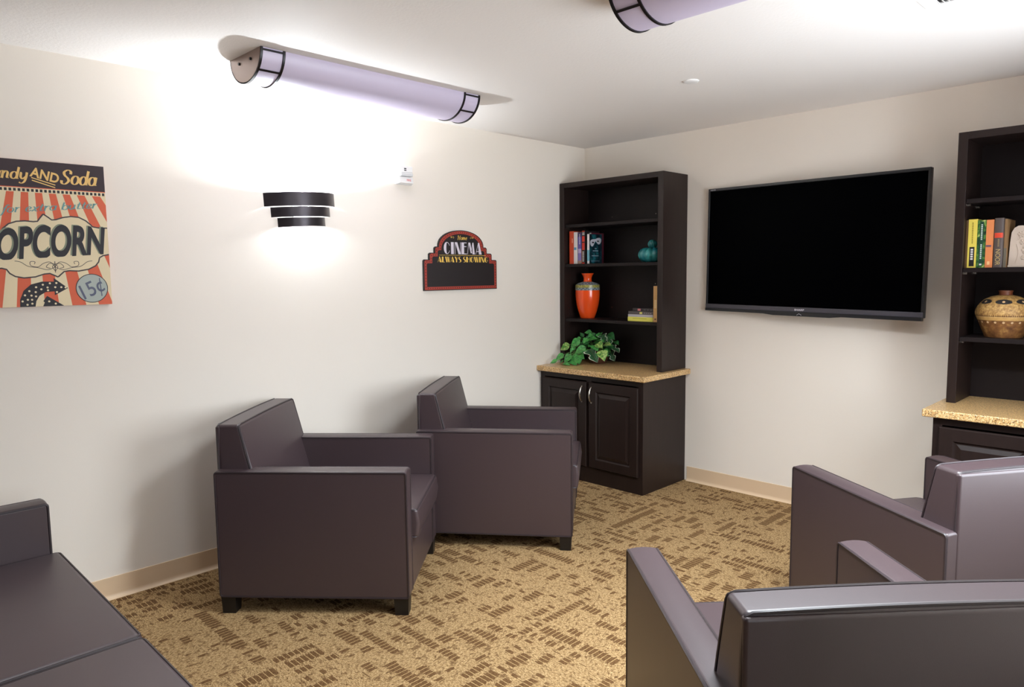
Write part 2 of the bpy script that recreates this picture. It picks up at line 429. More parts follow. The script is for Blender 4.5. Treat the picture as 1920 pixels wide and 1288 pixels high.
def seat_cushion(root, x0, x1, y0, y1):
    xc, yc = (x0+x1)/2, (y0+y1)/2; h = ((x1-x0)/2, (y1-y0)/2, (ST-SB)/2); zc = (ST+SB)/2
    def fn(p, hh):
        x, y, z = p; a = (1-(x/hh[0])**2)*(1-(y/hh[1])**2)
        if z > 0: z += 0.014*a
        if y > 0: y += 0.012*(1-(z/hh[2])**2)*(y/hh[1])
        return [x, y, z]
    s = MB().rbox((xc, yc, zc), h, 0.016, 3, (8, 8, 2), fn).build('seat_cushion', M['vinyl'], root)
    for z in (ST-.006, SB+.006):
        path = []; r = 0.02
        for cx, cy, a0 in ((xc+h[0]-r, yc+h[1]-r, 0), (xc-h[0]+r, yc+h[1]-r, pi/2), (xc-h[0]+r, yc-h[1]+r, pi), (xc+h[0]-r, yc-h[1]+r, 1.5*pi)):
            for k in range(5): a = a0+pi/2*k/4; path.append((cx+(r-.001)*cos(a), cy+(r-.001)*sin(a), z))
        piping(path).build('piping', M['piping'], s, wn=False)
    return s
def foot(root, x, y):
    mb = MB(); a, b = 0.033, 0.029
    vs = [(x+sx*b, y+sy*b, 0) for sx, sy in ((-1, -1), (1, -1), (1, 1), (-1, 1))] + [(x+sx*a, y+sy*a, ZB+.012) for sx, sy in ((-1, -1), (1, -1), (1, 1), (-1, 1))]
    mb.add(vs, [(3, 2, 1, 0), (4, 5, 6, 7), (0, 1, 5, 4), (1, 2, 6, 5), (2, 3, 7, 6), (3, 0, 4, 7)])
    return mb.build('leg', M['foot'], root, smooth=0)
def seating(name, label, cat, width, ncush, loc, rz, group=None):
    w = width/2; D = CD
    root = thing(name, label, cat, loc, rz, group)
    for sx in (-1, 1): armrest(root, sx, sx*w)
    xi = w-AW
    # upholstered box under the seat and the rear panel
    MB().rbox((0, 0.01, (ZB+SB)/2), (xi-.001, D/2-.012, (SB-ZB)/2-.002), 0.008, 2).build('seat_base', M['vinyl'], root)
    rp = MB().rbox((0, -D/2+.009, (ZB+HB)/2-.001), (w-.038, 0.012, (HB-ZB)/2-.005), 0.009, 3).build('rear_panel', M['vinyl'], root)
    bw = w-0.036
    gap = 0.014
    cw = 2*xi/ncush
    for i in range(ncush):
        x0 = -xi+cw*i+(.003 if i == 0 else gap/2); x1 = -xi+cw*(i+1)-(.003 if i == ncush-1 else gap/2)
        seat_cushion(root, x0, x1, -D/2+.17, D/2+.024)
    back_cushion(root, bw)
    for sx in (-1, 1):
        for sy in (-1, 1): foot(root, sx*(w-.036), sy*(D/2-.036))
    return root
chair = seating('armchair', 'brown vinyl armchair closest to the popcorn sign, one arm overlapping the next chair', 'armchair', CW, 1, (0.583, -2.623, 0), R(42.24-90), 'brown vinyl armchairs')
for lab, x, y, a in (('brown vinyl armchair against the wall in front of the cabinet with the potted plant', 0.627, -1.534, 38.0),
                     ('brown vinyl armchair turned away, standing before the bookcase with the tan painted jar', 2.864, -1.330, 146.42),
                     ('brown vinyl armchair in the foreground seen from behind, nearest the camera of the four', 2.899, -2.662, 138.14)):
    c = copy_tree(chair); c.location = (x, y, 0); c.rotation_euler = (0, 0, R(a-90)); c['label'] = lab
SOFA_W = 2*0.925+2*AW
seating('sofa', 'brown vinyl sofa with two wide seat cushions below the popcorn sign', 'sofa', SOFA_W, 2, (0.491-AW+SOFA_W/2, -3.795-CD/2, 0), 0.0)

# ------------------------------------------------------------------ cabinets, worktops, bookcases
ZT, TT = 0.806, 0.038
def door_mesh(w, h):
    """Raised-panel door, local x 0..w, z 0..h, front at y = -0.02."""
    mb = MB(); st = 0.062
    def ring(x0, x1, z0, z1, X0, X1, Z0, Z1, ya, yb):
        a = [(x0, ya, z0), (x1, ya, z0), (x1, ya, z1), (x0, ya, z1)]; b = [(X0, yb, Z0), (X1, yb, Z0), (X1, yb, Z1), (X0, yb, Z1)]
        mb.add(a+b, [(i, (i+1) % 4, 4+(i+1) % 4, 4+i) for i in range(4)])
    e = 0.005
    ring(0, w, 0, h, 0, w, 0, h, 0, -.015)
    ring(0, w, 0, h, e, w-e, e, h-e, -.015, -.020)
    ring(e, w-e, e, h-e, st, w-st, st, h-st, -.020, -.020)
    ring(st, w-st, st, h-st, st+.008, w-st-.008, st+.008, h-st-.008, -.020, -.010)
    ring(st+.008, w-st-.008, st+.008, h-st-.008, st+.014, w-st-.014, st+.014, h-st-.014, -.010, -.010)
    ring(st+.014, w-st-.014, st+.014, h-st-.014, st+.036, w-st-.036, st+.036, h-st-.036, -.010, -.018)
    q = st+.036
    mb.add([(q, -.018, q), (w-q, -.018, q), (w-q, -.018, h-q), (q, -.018, h-q)], [(0, 1, 2, 3)])
    mb.add([(0, 0, 0), (w, 0, 0), (w, 0, h), (0, 0, h)], [(3, 2, 1, 0)])
    return mb
def pull(root, x, z):
    """Arched bar pull standing out from the door face (local y = -0.02)."""
    pts = []; rad = []
    for k in range(15):
        s = -1+2*k/14; pts.append((x, -.020-.030*(1-s*s)**0.75, z+.058*s)); rad.append(0.0038+0.0022*(1-s*s))
    mb = MB().tube(pts, rad, 10)
    for s in (-1, 1): mb.tube([(x, -.019, z+s*.055), (x, -.027, z+s*.053)], 0.006, 10)
    return mb.build('handle', M['nickel'], root, wn=False)
def base_cabinet(label, x0, x1):
    r = thing('base_cabinet', label, 'cabinet', (x0, 0, 0)); w = x1-x0; yf = -0.522
    b = MB()
    b.box(0, 0.018, yf+.02, -0.002, 0, ZT-TT).box(w-.018, w, yf+.02, -0.002, 0, ZT-TT)      # sides
    b.box(.018, w-.018, yf+.02, -.002, .08, .098).box(.018, w-.018, -.012, -.002, .098, ZT-TT).box(.018, w-.018, yf+.02, -.012, ZT-TT-.018, ZT-TT)
    b.build('carcass', M['wood'], r, smooth=0)
    f = MB(); dz0, dz1 = 0.118, 0.722
    f.box(0, .040, yf, yf+.02, 0, ZT-TT).box(w-.040, w, yf, yf+.02, 0, ZT-TT).box(.040, w-.040, yf, yf+.02, 0, .110).box(.040, w-.040, yf, yf+.02, .73, ZT-TT).box(w/2-.02, w/2+.02, yf, yf+.02, .110, .73)
    f.build('face_frame', M['wood'], r, smooth=0)
    dw = w/2-.030-.012
    for k, xx in enumerate((.030, w/2+.012)):
        d = door_mesh(dw, dz1-dz0).build('door', M['wood'], r, smooth=0); d.location = (xx, yf-.001, dz0)
        pull(d, dw-.030 if k == 0 else .030, (dz1-dz0)-.085)
    return r
def countertop(label, x0, x1):
    h = ((x1-x0)/2, .283, TT/2)
    o = MB().rbox((0, 0, 0), h, 0.006, 2).build('countertop', M['granite']); o.location = ((x0+x1)/2, -.285, ZT-TT/2)
    return tag(o, label, 'countertop')
SHELVES = ((1.843, .022), (1.551, .022), (1.142, .022))
def bookcase(label, x0, x1, shelves):
    r = thing('bookcase', label, 'bookcase', (x0, 0, ZT)); w = x1-x0; yf, H = -.302, 2.149-ZT
    for xa in (0, w-.042): MB().box(xa, xa+.042, yf, -.001, 0, H, .0015).build('side_panel', M['wood'], r)
    MB().box(.042, w-.042, yf, -.001, H-.036, H, .0015).build('top_panel', M['wood'], r)
    MB().box(.042, w-.042, -.012, -.001, 0, H-.036).build('back_panel', M['wood_in'], r, smooth=0)
    for z, t in shelves:
        s = MB().box(.043, w-.043, yf+.012, -.013, z-ZT-t, z-ZT, .0015).build('shelf', M['wood_in'], r)
        for sx in (.043, w-.043):
            for y in (-.25, -.06):
                q = 1 if sx < .1 else -1
                MB().box(sx, sx+q*.012, y-.004, y+.004, z-ZT-t-.010, z-ZT-t).build('shelf_pin', M['nickel'], s, smooth=0)
    for z in (1.60, 1.90, 1.40, 1.22):
        for q in (((.0418, -.25), (.0424, -.25)), ((w-.0424, -.25), (w-.0418, -.25)), ((.27, -.0124), (.27, -.0118)), ((w-.25, -.0124), (w-.25, -.0118))):
            MB().tube([(a[0], a[1], z-ZT) for a in q], .0024, 8).build('pin_hole', M['nickel'], r, wn=False)
    return r
base_cabinet('espresso base cabinet with two doors in the room corner under the potted plant', 0.004, 0.915)
countertop('speckled tan granite worktop carrying the potted plant', 0.002, 0.955)
bookcase('tall espresso bookcase in the corner holding the orange vase and turquoise jar', 0.004, 0.912, SHELVES)
base_cabinet('espresso base cabinet behind the far armchair, below the tan painted jar', 2.610, 3.522)
countertop('bare speckled tan granite worktop at the frame edge below the tan painted jar', 2.570, 3.524)
bookcase('tall espresso bookcase at the frame edge holding the tan painted jar', 2.608, 3.522, ((1.825, .022), (1.487, .022), (1.142, .022)))

# ------------------------------------------------------------------ television
def television():
    w, h = 1.372, 0.806
    r = thing('television', 'large black flat screen television mounted on the wall between the bookcases', 'television', (1.7674, -.085, 1.6215))
    r.rotation_euler = (0, R(0.6), R(-5.2))
    # local: x right, z up, screen faces -y
    b = MB().box(-w/2, w/2, .002, .030, -h/2+.008, h/2, .004)
    b.box(-.42, .42, .029, .052, -.30, .22, .006)
    b.build('back_case', M['tv_black'], r)
    f = MB(); t = .013
    f.box(-w/2, w/2, -.006, .004, h/2-.017, h/2, .002).box(-w/2, -w/2+t, -.006, .004, -h/2+.038, h/2-.017, .002).box(w/2-t, w/2, -.006, .004, -h/2+.038, h/2-.017, .002)
    f.build('bezel', M['tv_black'], r)
    MB().box(-w/2+t, w/2-t, -.002, .003, -h/2+.038, h/2-.017).build('screen', M['screen'], r, smooth=0)
    s = MB().box(-w/2, w/2, -.010, .004, -h/2+.012, -h/2+.041, .003).build('speaker_strip', M['tv_grey'], r)
    fr = lambda u, v, d: (u, -.010-d, v)
    lt = MB(); put_text(lt, text_mesh('SHARP', .0115, offset=.02, xs=1.35), (-.012, -h/2+.020), .0006, fr, M['silver'])
    lt.build('lettering', M['silver'], s, smooth=0, recalc=False)
    lt = MB(); put_text(lt, text_mesh('AQUOS', .007, xs=1.2), (-w/2+.036, h/2-.0125), -.0034, fr, M['silver'])
    lt.build('lettering', M['silver'], r, smooth=0, recalc=False)
    lip = MB(); poly = [(-w/2+.004, -h/2+.013), (-w/2+.004, -h/2-.004), (-.25, -h/2-.006), (-.18, -h/2-.013), (.18, -h/2-.013), (.25, -h/2-.006), (w/2-.004, -h/2-.006), (w/2-.004, -h/2+.013)]
    lip.prism(poly, -.020, .008, lambda u, v, d: (u, -d-.010, v)).build('bottom_lip', M['tv_black'], r, smooth=0)
    mk = MB(); mk.tube([(-.022, -.0195, -h/2-.006), (-.008, -.0195, -h/2+.003), (.008, -.0195, -h/2-.006)], .0012, 6).build('indicator_mark', M['silver'], r, wn=False)
    MB().box(-.12, .12, .050, .083, -.12, .10, .003).build('wall_mount', M['frame_black'], r)
television()

# ------------------------------------------------------------------ ceiling fixtures
def fixture(label, loc, rz, power):
    """Wrap-around ceiling light, local y along its length from 0 to L."""
    L, a, b = 1.24, 0.147, 0.122
    r = thing('ceiling_light', label, 'ceiling light', loc, rz, 'wrap-around ceiling lights')
    def arc(a_, b_, n=28): return [(a_*cos(pi*k/n), -b_*sin(pi*k/n)) for k in range(n+1)]
    def shell(y0, y1, s0, s1, mb, n=28):
        A, B = arc(a*s1, b*s1, n), arc(a*s0, b*s0, n)
        vs = [(x, y, z) for y in (y0, y1) for x, z in A] + [(x, y, z) for y in (y0, y1) for x, z in B]; m_ = n+1
        fs = []
        for k in range(n):
            fs += [(k, k+1, m_+k+1, m_+k), (2*m_+k+1, 2*m_+k, 3*m_+k, 3*m_+k+1), (k+1, k, 2*m_+k, 2*m_+k+1), (m_+k, m_+k+1, 3*m_+k+1, 3*m_+k)]
        fs += [(0, m_, 3*m_, 2*m_), (n, 2*m_+n, 3*m_+n, m_+n)]
        mb.add(vs, fs)
        return mb
    MB().box(-a+.012, a-.012, .01, L-.01, -.014, -.0005).build('back_pan', M['steel'], r, smooth=0)
    shell(.004, L-.004, .955, .975, MB()).build('diffuser', M['diffuser'], r, wn=False)
    for y0, y1 in ((0, .004), (L-.004, L)):
        mb = MB(); A = arc(a, b); n = len(A)
        mb.add([(x, y, z) for y in (y0, y1) for x, z in A], [tuple(range(n)), tuple(range(2*n-1, n-1, -1))] + [(i, (i+1) % n, n+(i+1) % n, n+i) for i in range(n)])
        e = mb.build('end_cap', M['steel'], r, smooth=0)
        sy = -1 if y0 == 0 else 1
        for x in (-.055, .055):
            MB().tube([(x, y0 if sy < 0 else y1, -.032), (x, (y0 if sy < 0 else y1)+sy*.006, -.032)], .006, 10).build('screw', M['frame_black'], e, wn=False)
    for base in (0.0, L-.112):
        t = MB()
        shell(base, base+.010, .965, 1.012, t); shell(base+.102, base+.112, .965, 1.012, t)
        for ang in (0.025, .245, .755, .975):                    # cross bars
            p = pi*ang; c_ = Vector((a*cos(p), 0, -b*sin(p))); d = Vector((-a*sin(p), 0, -b*cos(p))).normalized(); nn = Vector((b*cos(p), 0, -a*sin(p))).normalized()
            vs = [];
            for y in (base+.008, base+.104):
                for su, sv in ((-1, -1), (1, -1), (1, 1), (-1, 1)): q = c_*.985+d*su*.004+nn*sv*.003; vs.append((q.x, y, q.z))
            t.add(vs, [(0, 1, 2, 3), (7, 6, 5, 4), (0, 4, 5, 1), (1, 5, 6, 2), (2, 6, 7, 3), (3, 7, 4, 0)])
        t.build('trim_band', M['frame_black'], r, wn=False)
    ld = bpy.data.lights.new('tube_lamp', 'AREA'); ld.shape = 'RECTANGLE'; ld.size = .20; ld.size_y = 1.0
    ld.energy = power; ld.color = LAMP_COL; ld.spread = R(135)
    lo = bpy.data.objects.new('tube_lamp', ld); COL.objects.link(lo); lo.parent = r; lo.location = (0, L/2, -b-.006)
    return r
fixture('long white ceiling light running along the left wall above the wall sconce', (0.531, -2.96, ZC), 0.0, FIXTURE_LAMP)
fixture('ceiling light cut off by the top edge of the frame', (3.31, -2.28, ZC), R(90), 62.0)
fixture('added ceiling light over the sofa, out of view', (2.45, -3.95, ZC), R(90), 5.0)  # unseen extra fixture, added to lift the ambient light

# ------------------------------------------------------------------ wall sconces
def sconce(label, loc, rz, up=SCONCE_UP, down=SCONCE_DOWN):
    """Tiered half-round metal sconce; local x along the wall, -y out of it, z up."""
    r = thing('wall_sconce', label, 'sconce', loc, rz)
    for wd, dp, z0, z1 in ((.420, .100, .0, .072), (.352, .086, -.056, -.004), (.284, .072, -.108, -.059)):
        n = 28; rad = ((wd/2)**2+dp*dp)/(2*dp); a0 = math.asin(min(1, wd/2/rad)); vs = []; fs = []
        for t in (0, .003):
            for z in (z0, z1):
                for k in range(n+1):
                    A = -a0+2*a0*k/n; q = rad-t; vs.append((q*sin(A), -(q*cos(A)-(rad-dp)) if k not in (0, n) else 0.0, z))
        m_ = n+1
        for k in range(n): fs += [(k, k+1, m_+k+1, m_+k), (2*m_+k+1, 2*m_+k, 3*m_+k, 3*m_+k+1), (k+1, k, 2*m_+k, 2*m_+k+1), (m_+k, m_+k+1, 3*m_+k+1, 3*m_+k)]
        mb = MB().add(vs, fs); mb.build('shade_band', M['bronze'], r, wn=False)
    bp = MB().box(-.055, .055, -.012, -.0005, -.075, .045, .003).build('back_plate', M['white'], r)
    A_ = [(.150*cos(pi*k/18), -.088*sin(pi*k/18)) for k in range(19)]
    MB().prism(A_, .010, .013, lambda u, v, d: (u, v-.002, d)).build('added_baffle', M['white'], r, smooth=0)  # added plate that stops the up lamp from shining downward
    so = MB(); so.tube([(0, -.012, -.02), (0, -.03, -.02)], .016, 14).tube([(0, -.040, -.045), (0, -.040, .01)], [.012, .017], 14)
    so.build('lamp_socket', M['white'], r, wn=False)
    for nm, z, pw in (('lamp_up', .040, up), ('lamp_down', -.075, down)):
        ld = bpy.data.lights.new(nm, 'POINT'); ld.energy = pw; ld.color = LAMP_COL; ld.shadow_soft_size = .022
        lo = bpy.data.objects.new(nm, ld); COL.objects.link(lo); lo.parent = r; lo.location = (0, -.045, z)
    return r
sconce_root = sconce('dark three-tier metal wall sconce glowing on the left wall', (0.0, -2.432, 1.858), R(90))
sconce_root.rotation_euler = (0, R(-3.0), R(90))

# ------------------------------------------------------------------ small wall and ceiling fittings
def strobe():
    r = thing('fire_strobe', 'small white fire alarm strobe with red lettering on the left wall', 'fire alarm', (0.0, -1.748, 2.028), R(90))
    # local x along wall (to the right), -y out
    MB().box(-.062, .062, -.020, -.0005, 0, .112, .004).build('back_box', M['white'], r)
    w = MB(); w.add([(-.054, -.020, .004), (.054, -.020, .004), (.054, -.020, .046), (-.054, -.020, .046), (-.050, -.044, .008), (.050, -.044, .008), (.050, -.040, .044), (-.050, -.040, .044)],
                    [(0, 1, 2, 3), (4, 7, 6, 5), (0, 4, 5, 1), (1, 5, 6, 2), (2, 6, 7, 3), (3, 7, 4, 0)])
    low = w.build('lower_cover', M['white'], r, smooth=0)
    MB().box(-.052, .052, -.040, -.018, .070, .108, .006).build('upper_cover', M['white'], r)
    MB().box(-.046, .046, -.050, -.018, .047, .068, .005).build('strobe_lens', M['lens'], r)
    sp = MB()
    for k in range(2): sp.box(-.014, .002, -.0412, -.039, .080+.010*k, .086+.010*k)
    sp.build('sounder_slot', M['frame_black'], r, smooth=0)
    lt = MB(); put_text(lt, text_mesh('FIRE', .013, offset=.01), (.018, .019), .0, lambda u, v, d: (u, -.0445+.1*(v-.008)*1.05, v), M['red'])
    lt.build('lettering', M['red'], low, smooth=0, recalc=False)
strobe()
sp = MB().lathe([(.040, 0), (.040, .004), (.036, .007), (.030, .009)], 32)
o = sp.build('sprinkler_cover', M['white'], wn=False); o.rotation_euler = (pi, 0, 0); o.location = (1.613, -1.137, ZC)
tag(o, 'round white sprinkler cover plate on the ceiling', 'sprinkler')
def vent():
    r = thing('ceiling_vent', 'white slatted air vent on the ceiling at the top edge', 'vent', (2.745, -1.375, ZC))
    f = MB(); w, d, t = .36, .36, .045
    f.box(0, w, -t, 0, -.008, -.0005, .002).box(0, w, -d, -d+t, -.008, -.0005, .002).box(0, t, -d+t, -t, -.008, -.0005, .002).box(w-t, w, -d+t, -t, -.008, -.0005, .002)
    f.build('frame', M['white'], r)
    MB().box(t, w-t, -d+t, -t, -.002, -.0005).build('duct_opening', M['frame_black'], r, smooth=0)
    s = MB()
    n = 18
    for k in range(n):
        x = t+.004+(w-2*t-.008)*k/(n-1)
        s.add([(x-.004, -d+t, -.003), (x+.005, -d+t, -.010), (x+.005, -t, -.010), (x-.004, -t, -.003), (x-.003, -d+t, -.002), (x+.006, -d+t, -.009), (x+.006, -t, -.009), (x-.003, -t, -.002)],
              [(0, 1, 2, 3), (7, 6, 5, 4), (0, 4, 5, 1), (1, 5, 6, 2), (2, 6, 7, 3), (3, 7, 4, 0)])
    s.build('slats', M['white'], r, smooth=0)
vent()

# ------------------------------------------------------------------ drawing tools for printed signs
def catmull(P, n=8, closed=False):
    out = []; m_ = len(P)
    for i in range(m_ if closed else m_-1):
        g = lambda k: P[k % m_] if closed else P[max(0, min(m_-1, k))]
        a, b, c, d = g(i-1), g(i), g(i+1), g(i+2)
        for k in range(n):
            t = k/n
            out.append(tuple(0.5*((2*b[j])+(-a[j]+c[j])*t+(2*a[j]-5*b[j]+4*c[j]-d[j])*t*t+(-a[j]+3*b[j]-3*c[j]+d[j])*t**3) for j in (0, 1)))
    if not closed: out.append(tuple(P[-1]))
    return out
def ribbon(mb, pts, wfun, d, fr, m, closed=False):
    n = len(pts); A = []; B = []
    for i in range(n):
        a = pts[(i-1) % n] if (closed or i > 0) else pts[i]; b = pts[(i+1) % n] if (closed or i < n-1) else pts[i]
        dx, dy = b[0]-a[0], b[1]-a[1]; L = sqrt(dx*dx+dy*dy) or 1e-9; dx /= L; dy /= L
        w = wfun(dx, dy)/2; A.append((pts[i][0]-dy*w, pts[i][1]+dx*w)); B.append((pts[i][0]+dy*w, pts[i][1]-dx*w))
    if closed: A.append(A[0]); B.append(B[0])
    mb.quadstrip(A, B, d, fr, m)
def ell(cx, cy, rx, ry, n=18): return [(cx+rx*cos(2*pi*k/n), cy+ry*sin(2*pi*k/n)) for k in range(n)]
PEN = {  # hand-drawn italic letters: (advance, [(points, closed)])  x-height 1
 'o': (.92, [(ell(.42, .5, .36, .48), True)]),
 'a': (1.0, [(ell(.4, .5, .34, .48), True), ([(.78, 1), (.77, .5), (.78, .14), (.98, .08)], False)]),
 'd': (1.0, [(ell(.4, .5, .34, .48), True), ([(.8, 1.65), (.78, .8), (.78, .14), (.98, .08)], False)]),
 'b': (.95, [([(.12, 1.6), (.12, .8), (.12, .1)], False), (ell(.47, .5, .36, .48), True)]),
 'n': (1.0, [([(.0, .9), (.14, .98), (.15, .5), (.15, 0)], False), ([(.15, .6), (.4, .98), (.66, .85), (.68, .4), (.7, .12), (.92, .08)], False)]),
 'm': (1.45, [([(.0, .9), (.14, .98), (.15, .5), (.15, 0)], False), ([(.15, .6), (.38, .98), (.58, .85), (.6, .4), (.6, 0)], False), ([(.6, .6), (.83, .98), (1.05, .85), (1.07, .4), (1.1, .12), (1.3, .08)], False)]),
 'y': (.98, [([(.02, .95), (.14, .85), (.18, .35), (.42, .06), (.74, .4)], False), ([(.8, 1), (.8, .3), (.68, -.3), (.38, -.55), (.1, -.42)], False)]),
 'e': (.85, [([(.1, .48), (.5, .55), (.66, .78), (.45, 1), (.16, .8), (.1, .35), (.35, .02), (.78, .28)], False)]),
 'f': (.7, [([(.85, 1.45), (.62, 1.6), (.42, 1.2), (.3, .2), (.18, -.4), (-.1, -.45)], False), ([(.08, .95), (.68, .97)], False)]),
 'r': (.75, [([(.02, .9), (.16, .98), (.16, .5), (.15, 0)], False), ([(.15, .55), (.4, .95), (.7, .9)], False)]),
 't': (.68, [([(.34, 1.45), (.26, .6), (.3, .08), (.62, .12)], False), ([(.04, .98), (.6, 1)], False)]),
 'u': (1.0, [([(.02, .95), (.14, .85), (.14, .3), (.36, .02), (.7, .38)], False), ([(.74, 1), (.74, .4), (.76, .12), (.98, .08)], False)]),
 'x': (.85, [([(.05, .95), (.25, .9), (.5, .1), (.8, .06)], False), ([(.78, .95), (.4, .5), (.02, .05)], False)]),
 'C': (1.2, [([(1.02, 1.12), (.98, 1.42), (.66, 1.6), (.25, 1.35), (.08, .8), (.25, .18), (.65, 0), (1.02, .3)], False)]),
 'S': (1.1, [([(.92, 1.15), (.88, 1.45), (.55, 1.6), (.2, 1.35), (.3, 1.0), (.68, .68), (.82, .35), (.5, 0), (.15, .08), (.05, .4)], False)]),
 'H': (1.4, [([(.0, 1.3), (.25, 1.62), (.3, 1.0), (.22, .1), (.05, 0)], False), ([(1.2, 1.62), (1.0, 1.0), (.95, .1), (1.15, .02)], False), ([(.1, .75), (.6, .88), (1.1, .8)], False)]),
 ' ': (.6, []),
}
def pen_text(mb, s, x0, x1, y0, unit, thick, thin, d, fr, m, rot=0.0, shear=0.22):
    tot = sum(PEN[c][0] for c in s); kx = (x1-x0)/tot; X = 0.0
    def wf(dx, dy): return thin+(thick-thin)*abs(dy)**1.3
    c, s_ = cos(rot), sin(rot)
    for ch in s:
        for P, cl in PEN[ch][1]:
            q = []
            for px, py in P:
                u, v = (X+px)*kx+shear*py*unit, py*unit; q.append((x0+u*c-v*s_, y0+u*s_+v*c))
            d += .00004; ribbon(mb, q if cl else catmull(q, 5), wf, d, fr, m, cl)
        X += PEN[ch][0]
def clip(poly, axis, val, keep_gt):
    out = []; n = len(poly)
    for i in range(n):
        a, b = poly[i], poly[(i+1) % n]; ia = (a[axis] >= val) == keep_gt; ib = (b[axis] >= val) == keep_gt
        if ia: out.append(a)
        if ia != ib:
            t = (val-a[axis])/(b[axis]-a[axis]); out.append(tuple(a[j]+(b[j]-a[j])*t for j in (0, 1)))
    return out
def rect(x0, x1, y0, y1): return [(x0, y0), (x1, y0), (x1, y1), (x0, y1)]

# ------------------------------------------------------------------ popcorn sign
def popcorn_sign():
    WD, HT, TH = .470, .607, .035
    r = thing('wall_sign', 'vintage popcorn canvas sign with red and cream stripes on the left wall', 'sign', (0.0, -3.872, 1.368))
    fr = lambda u, v, d: (TH+d, u, v)
    MB().box(.001, TH, 0, WD, 0, HT, .002, m=None).build('canvas_panel', paint((176, 120, 92), .8), r)
    org, cream, dark, gold, teal, slate = paint((222, 104, 72), .7), paint((236, 218, 180), .7), paint((66, 54, 58), .75), paint((240, 198, 122), .7), paint((112, 162, 164), .7), paint((98, 102, 122), .7)
    blk, pale, shade, ln = paint((34, 30, 36), .6), paint((178, 186, 178), .7), paint((140, 146, 122), .7), paint((74, 66, 68), .7)
    def pv(x, y):       # sketch units of the drawing -> metres on the canvas
        top = 135+65*x/738; H = 1060-92*x/770
        return ((x+170)/940*WD, (1-(y-top)/H)*HT)
    a = MB()
    a.flat(rect(0, WD, 0, .785*HT), .0003, fr, org)
    cx, cy, pitch = .42*WD, 1.53*HT, .109
    for k in range(-9, 10):
        a0, a1 = pitch*k-.052+.014, pitch*k+.014; y0, y1 = .0, .783*HT
        q = [(cx+math.tan(a0)*(cy-y1), y1), (cx+math.tan(a0)*(cy-y0), y0), (cx+math.tan(a1)*(cy-y0), y0), (cx+math.tan(a1)*(cy-y1), y1)]
        q = clip(clip(q, 0, 0.0, True), 0, WD, False)
        if len(q) > 2: a.flat(q, .0005, fr, cream)
    a.flat(rect(0, WD, .816*HT, HT), .0005, fr, dark)
    a.flat(rect(0, WD, .812*HT, .8175*HT), .0006, fr, org)
    a.flat(rect(0, WD, .783*HT, .812*HT), .0006, fr, cream)
    for k in range(30): a.flat(rect((k+.18)*WD/30, (k+.78)*WD/30, .788*HT, .807*HT), .0008, fr, blk)
    # name plaque
    R_ = [(285, 530), (318, 552), (345, 572), (375, 570), (430, 555), (490, 548), (550, 555), (600, 578), (635, 605), (652, 622), (700, 630), (770, 632)]
    R2 = [(770, 818), (720, 826), (692, 840), (682, 870), (655, 898), (600, 922), (520, 935), (450, 932), (410, 938), (385, 958), (362, 977)]
    pr = [pv(*p) for p in R_]+[pv(*p) for p in R2]
    a0_, b0_ = Vector(pr[0]), Vector(pr[-1]); ax_ = (b0_-a0_).normalized()      # the plaque is mirrored about its own slightly tilted axis
    def mir(p):
        d_ = Vector(p)-a0_; q = a0_+ax_*(2*d_.dot(ax_))-d_; return (q.x, q.y)
    left = [mir(p) for p in pr[1:-1]]; left.reverse()
    plq = clip(clip(pr+left, 0, 0.0005, True), 0, WD-.0005, False)
    a.flat(plq, .0010, fr, cream)
    for side_ in ([pv(*p) for p in R_], [pv(*p) for p in R2], left[len(R2)-1:][::-1] + [], left[:len(R2)-1]):
        q = [(min(WD-.001, max(.001, p[0])), p[1]) for p in side_]
        q = [p for k_, p in enumerate(q) if k_ == 0 or abs(p[0]-q[k_-1][0])+abs(p[1]-q[k_-1][1]) > 1e-5]
        if len(q) > 1: ribbon(a, q, lambda dx, dy: .0055, .0012, fr, ln)
    ribbon(a, [pr[0], left[-1]], lambda dx, dy: .0055, .0012, fr, ln); ribbon(a, [pr[-1], left[0]], lambda dx, dy: .0055, .0012, fr, ln)
    # scrollwork under the name
    for sgn in (1, -1):
        for P in ([(345, 905), (380, 870), (430, 880), (470, 905), (520, 895), (522, 868), (490, 868), (495, 885)], [(345, 905), (400, 925), (470, 910), (540, 900), (590, 870), (632, 862)], [(345, 935), (365, 905), (350, 885), (385, 880), (410, 905), (380, 915)]):
            q = [(345+sgn*(x-345), y) for x, y in P]
            ribbon(a, catmull([pv(*p) for p in q], 6), lambda dx, dy: .0022, .0013, fr, ln)
    ribbon(a, [pv(345, 865), pv(345, 945)], lambda dx, dy: .003, .0013, fr, ln)
    # price spot
    c = pv(616, 1058)
    a.flat(ell(c[0], c[1], .0635, .0635, 40), .0010, fr, blk); a.flat(ell(c[0], c[1], .0605, .0605, 40), .0012, fr, pale)
    # bulb arrow
    outer = [(72, 1196), (76, 1140), (105, 1075), (160, 1030), (240, 1010), (328, 1010)]; inner = [(328, 1080), (262, 1085), (215, 1112), (190, 1150), (182, 1194)]
    arrow = [pv(*p) for p in outer]+[pv(*p) for p in ((328, 984), (430, 1056), (328, 1108))]+[pv(*p) for p in inner]
    a.flat([(p[0], max(0.0, p[1])) for p in arrow], .0010, fr, blk)
    a.flat([(p[0], max(0.0, p[1])) for p in (pv(236, 1192), pv(250, 1160), pv(240, 1150), pv(270, 1112), pv(392, 1184), pv(392, 1190))], .0010, fr, blk)
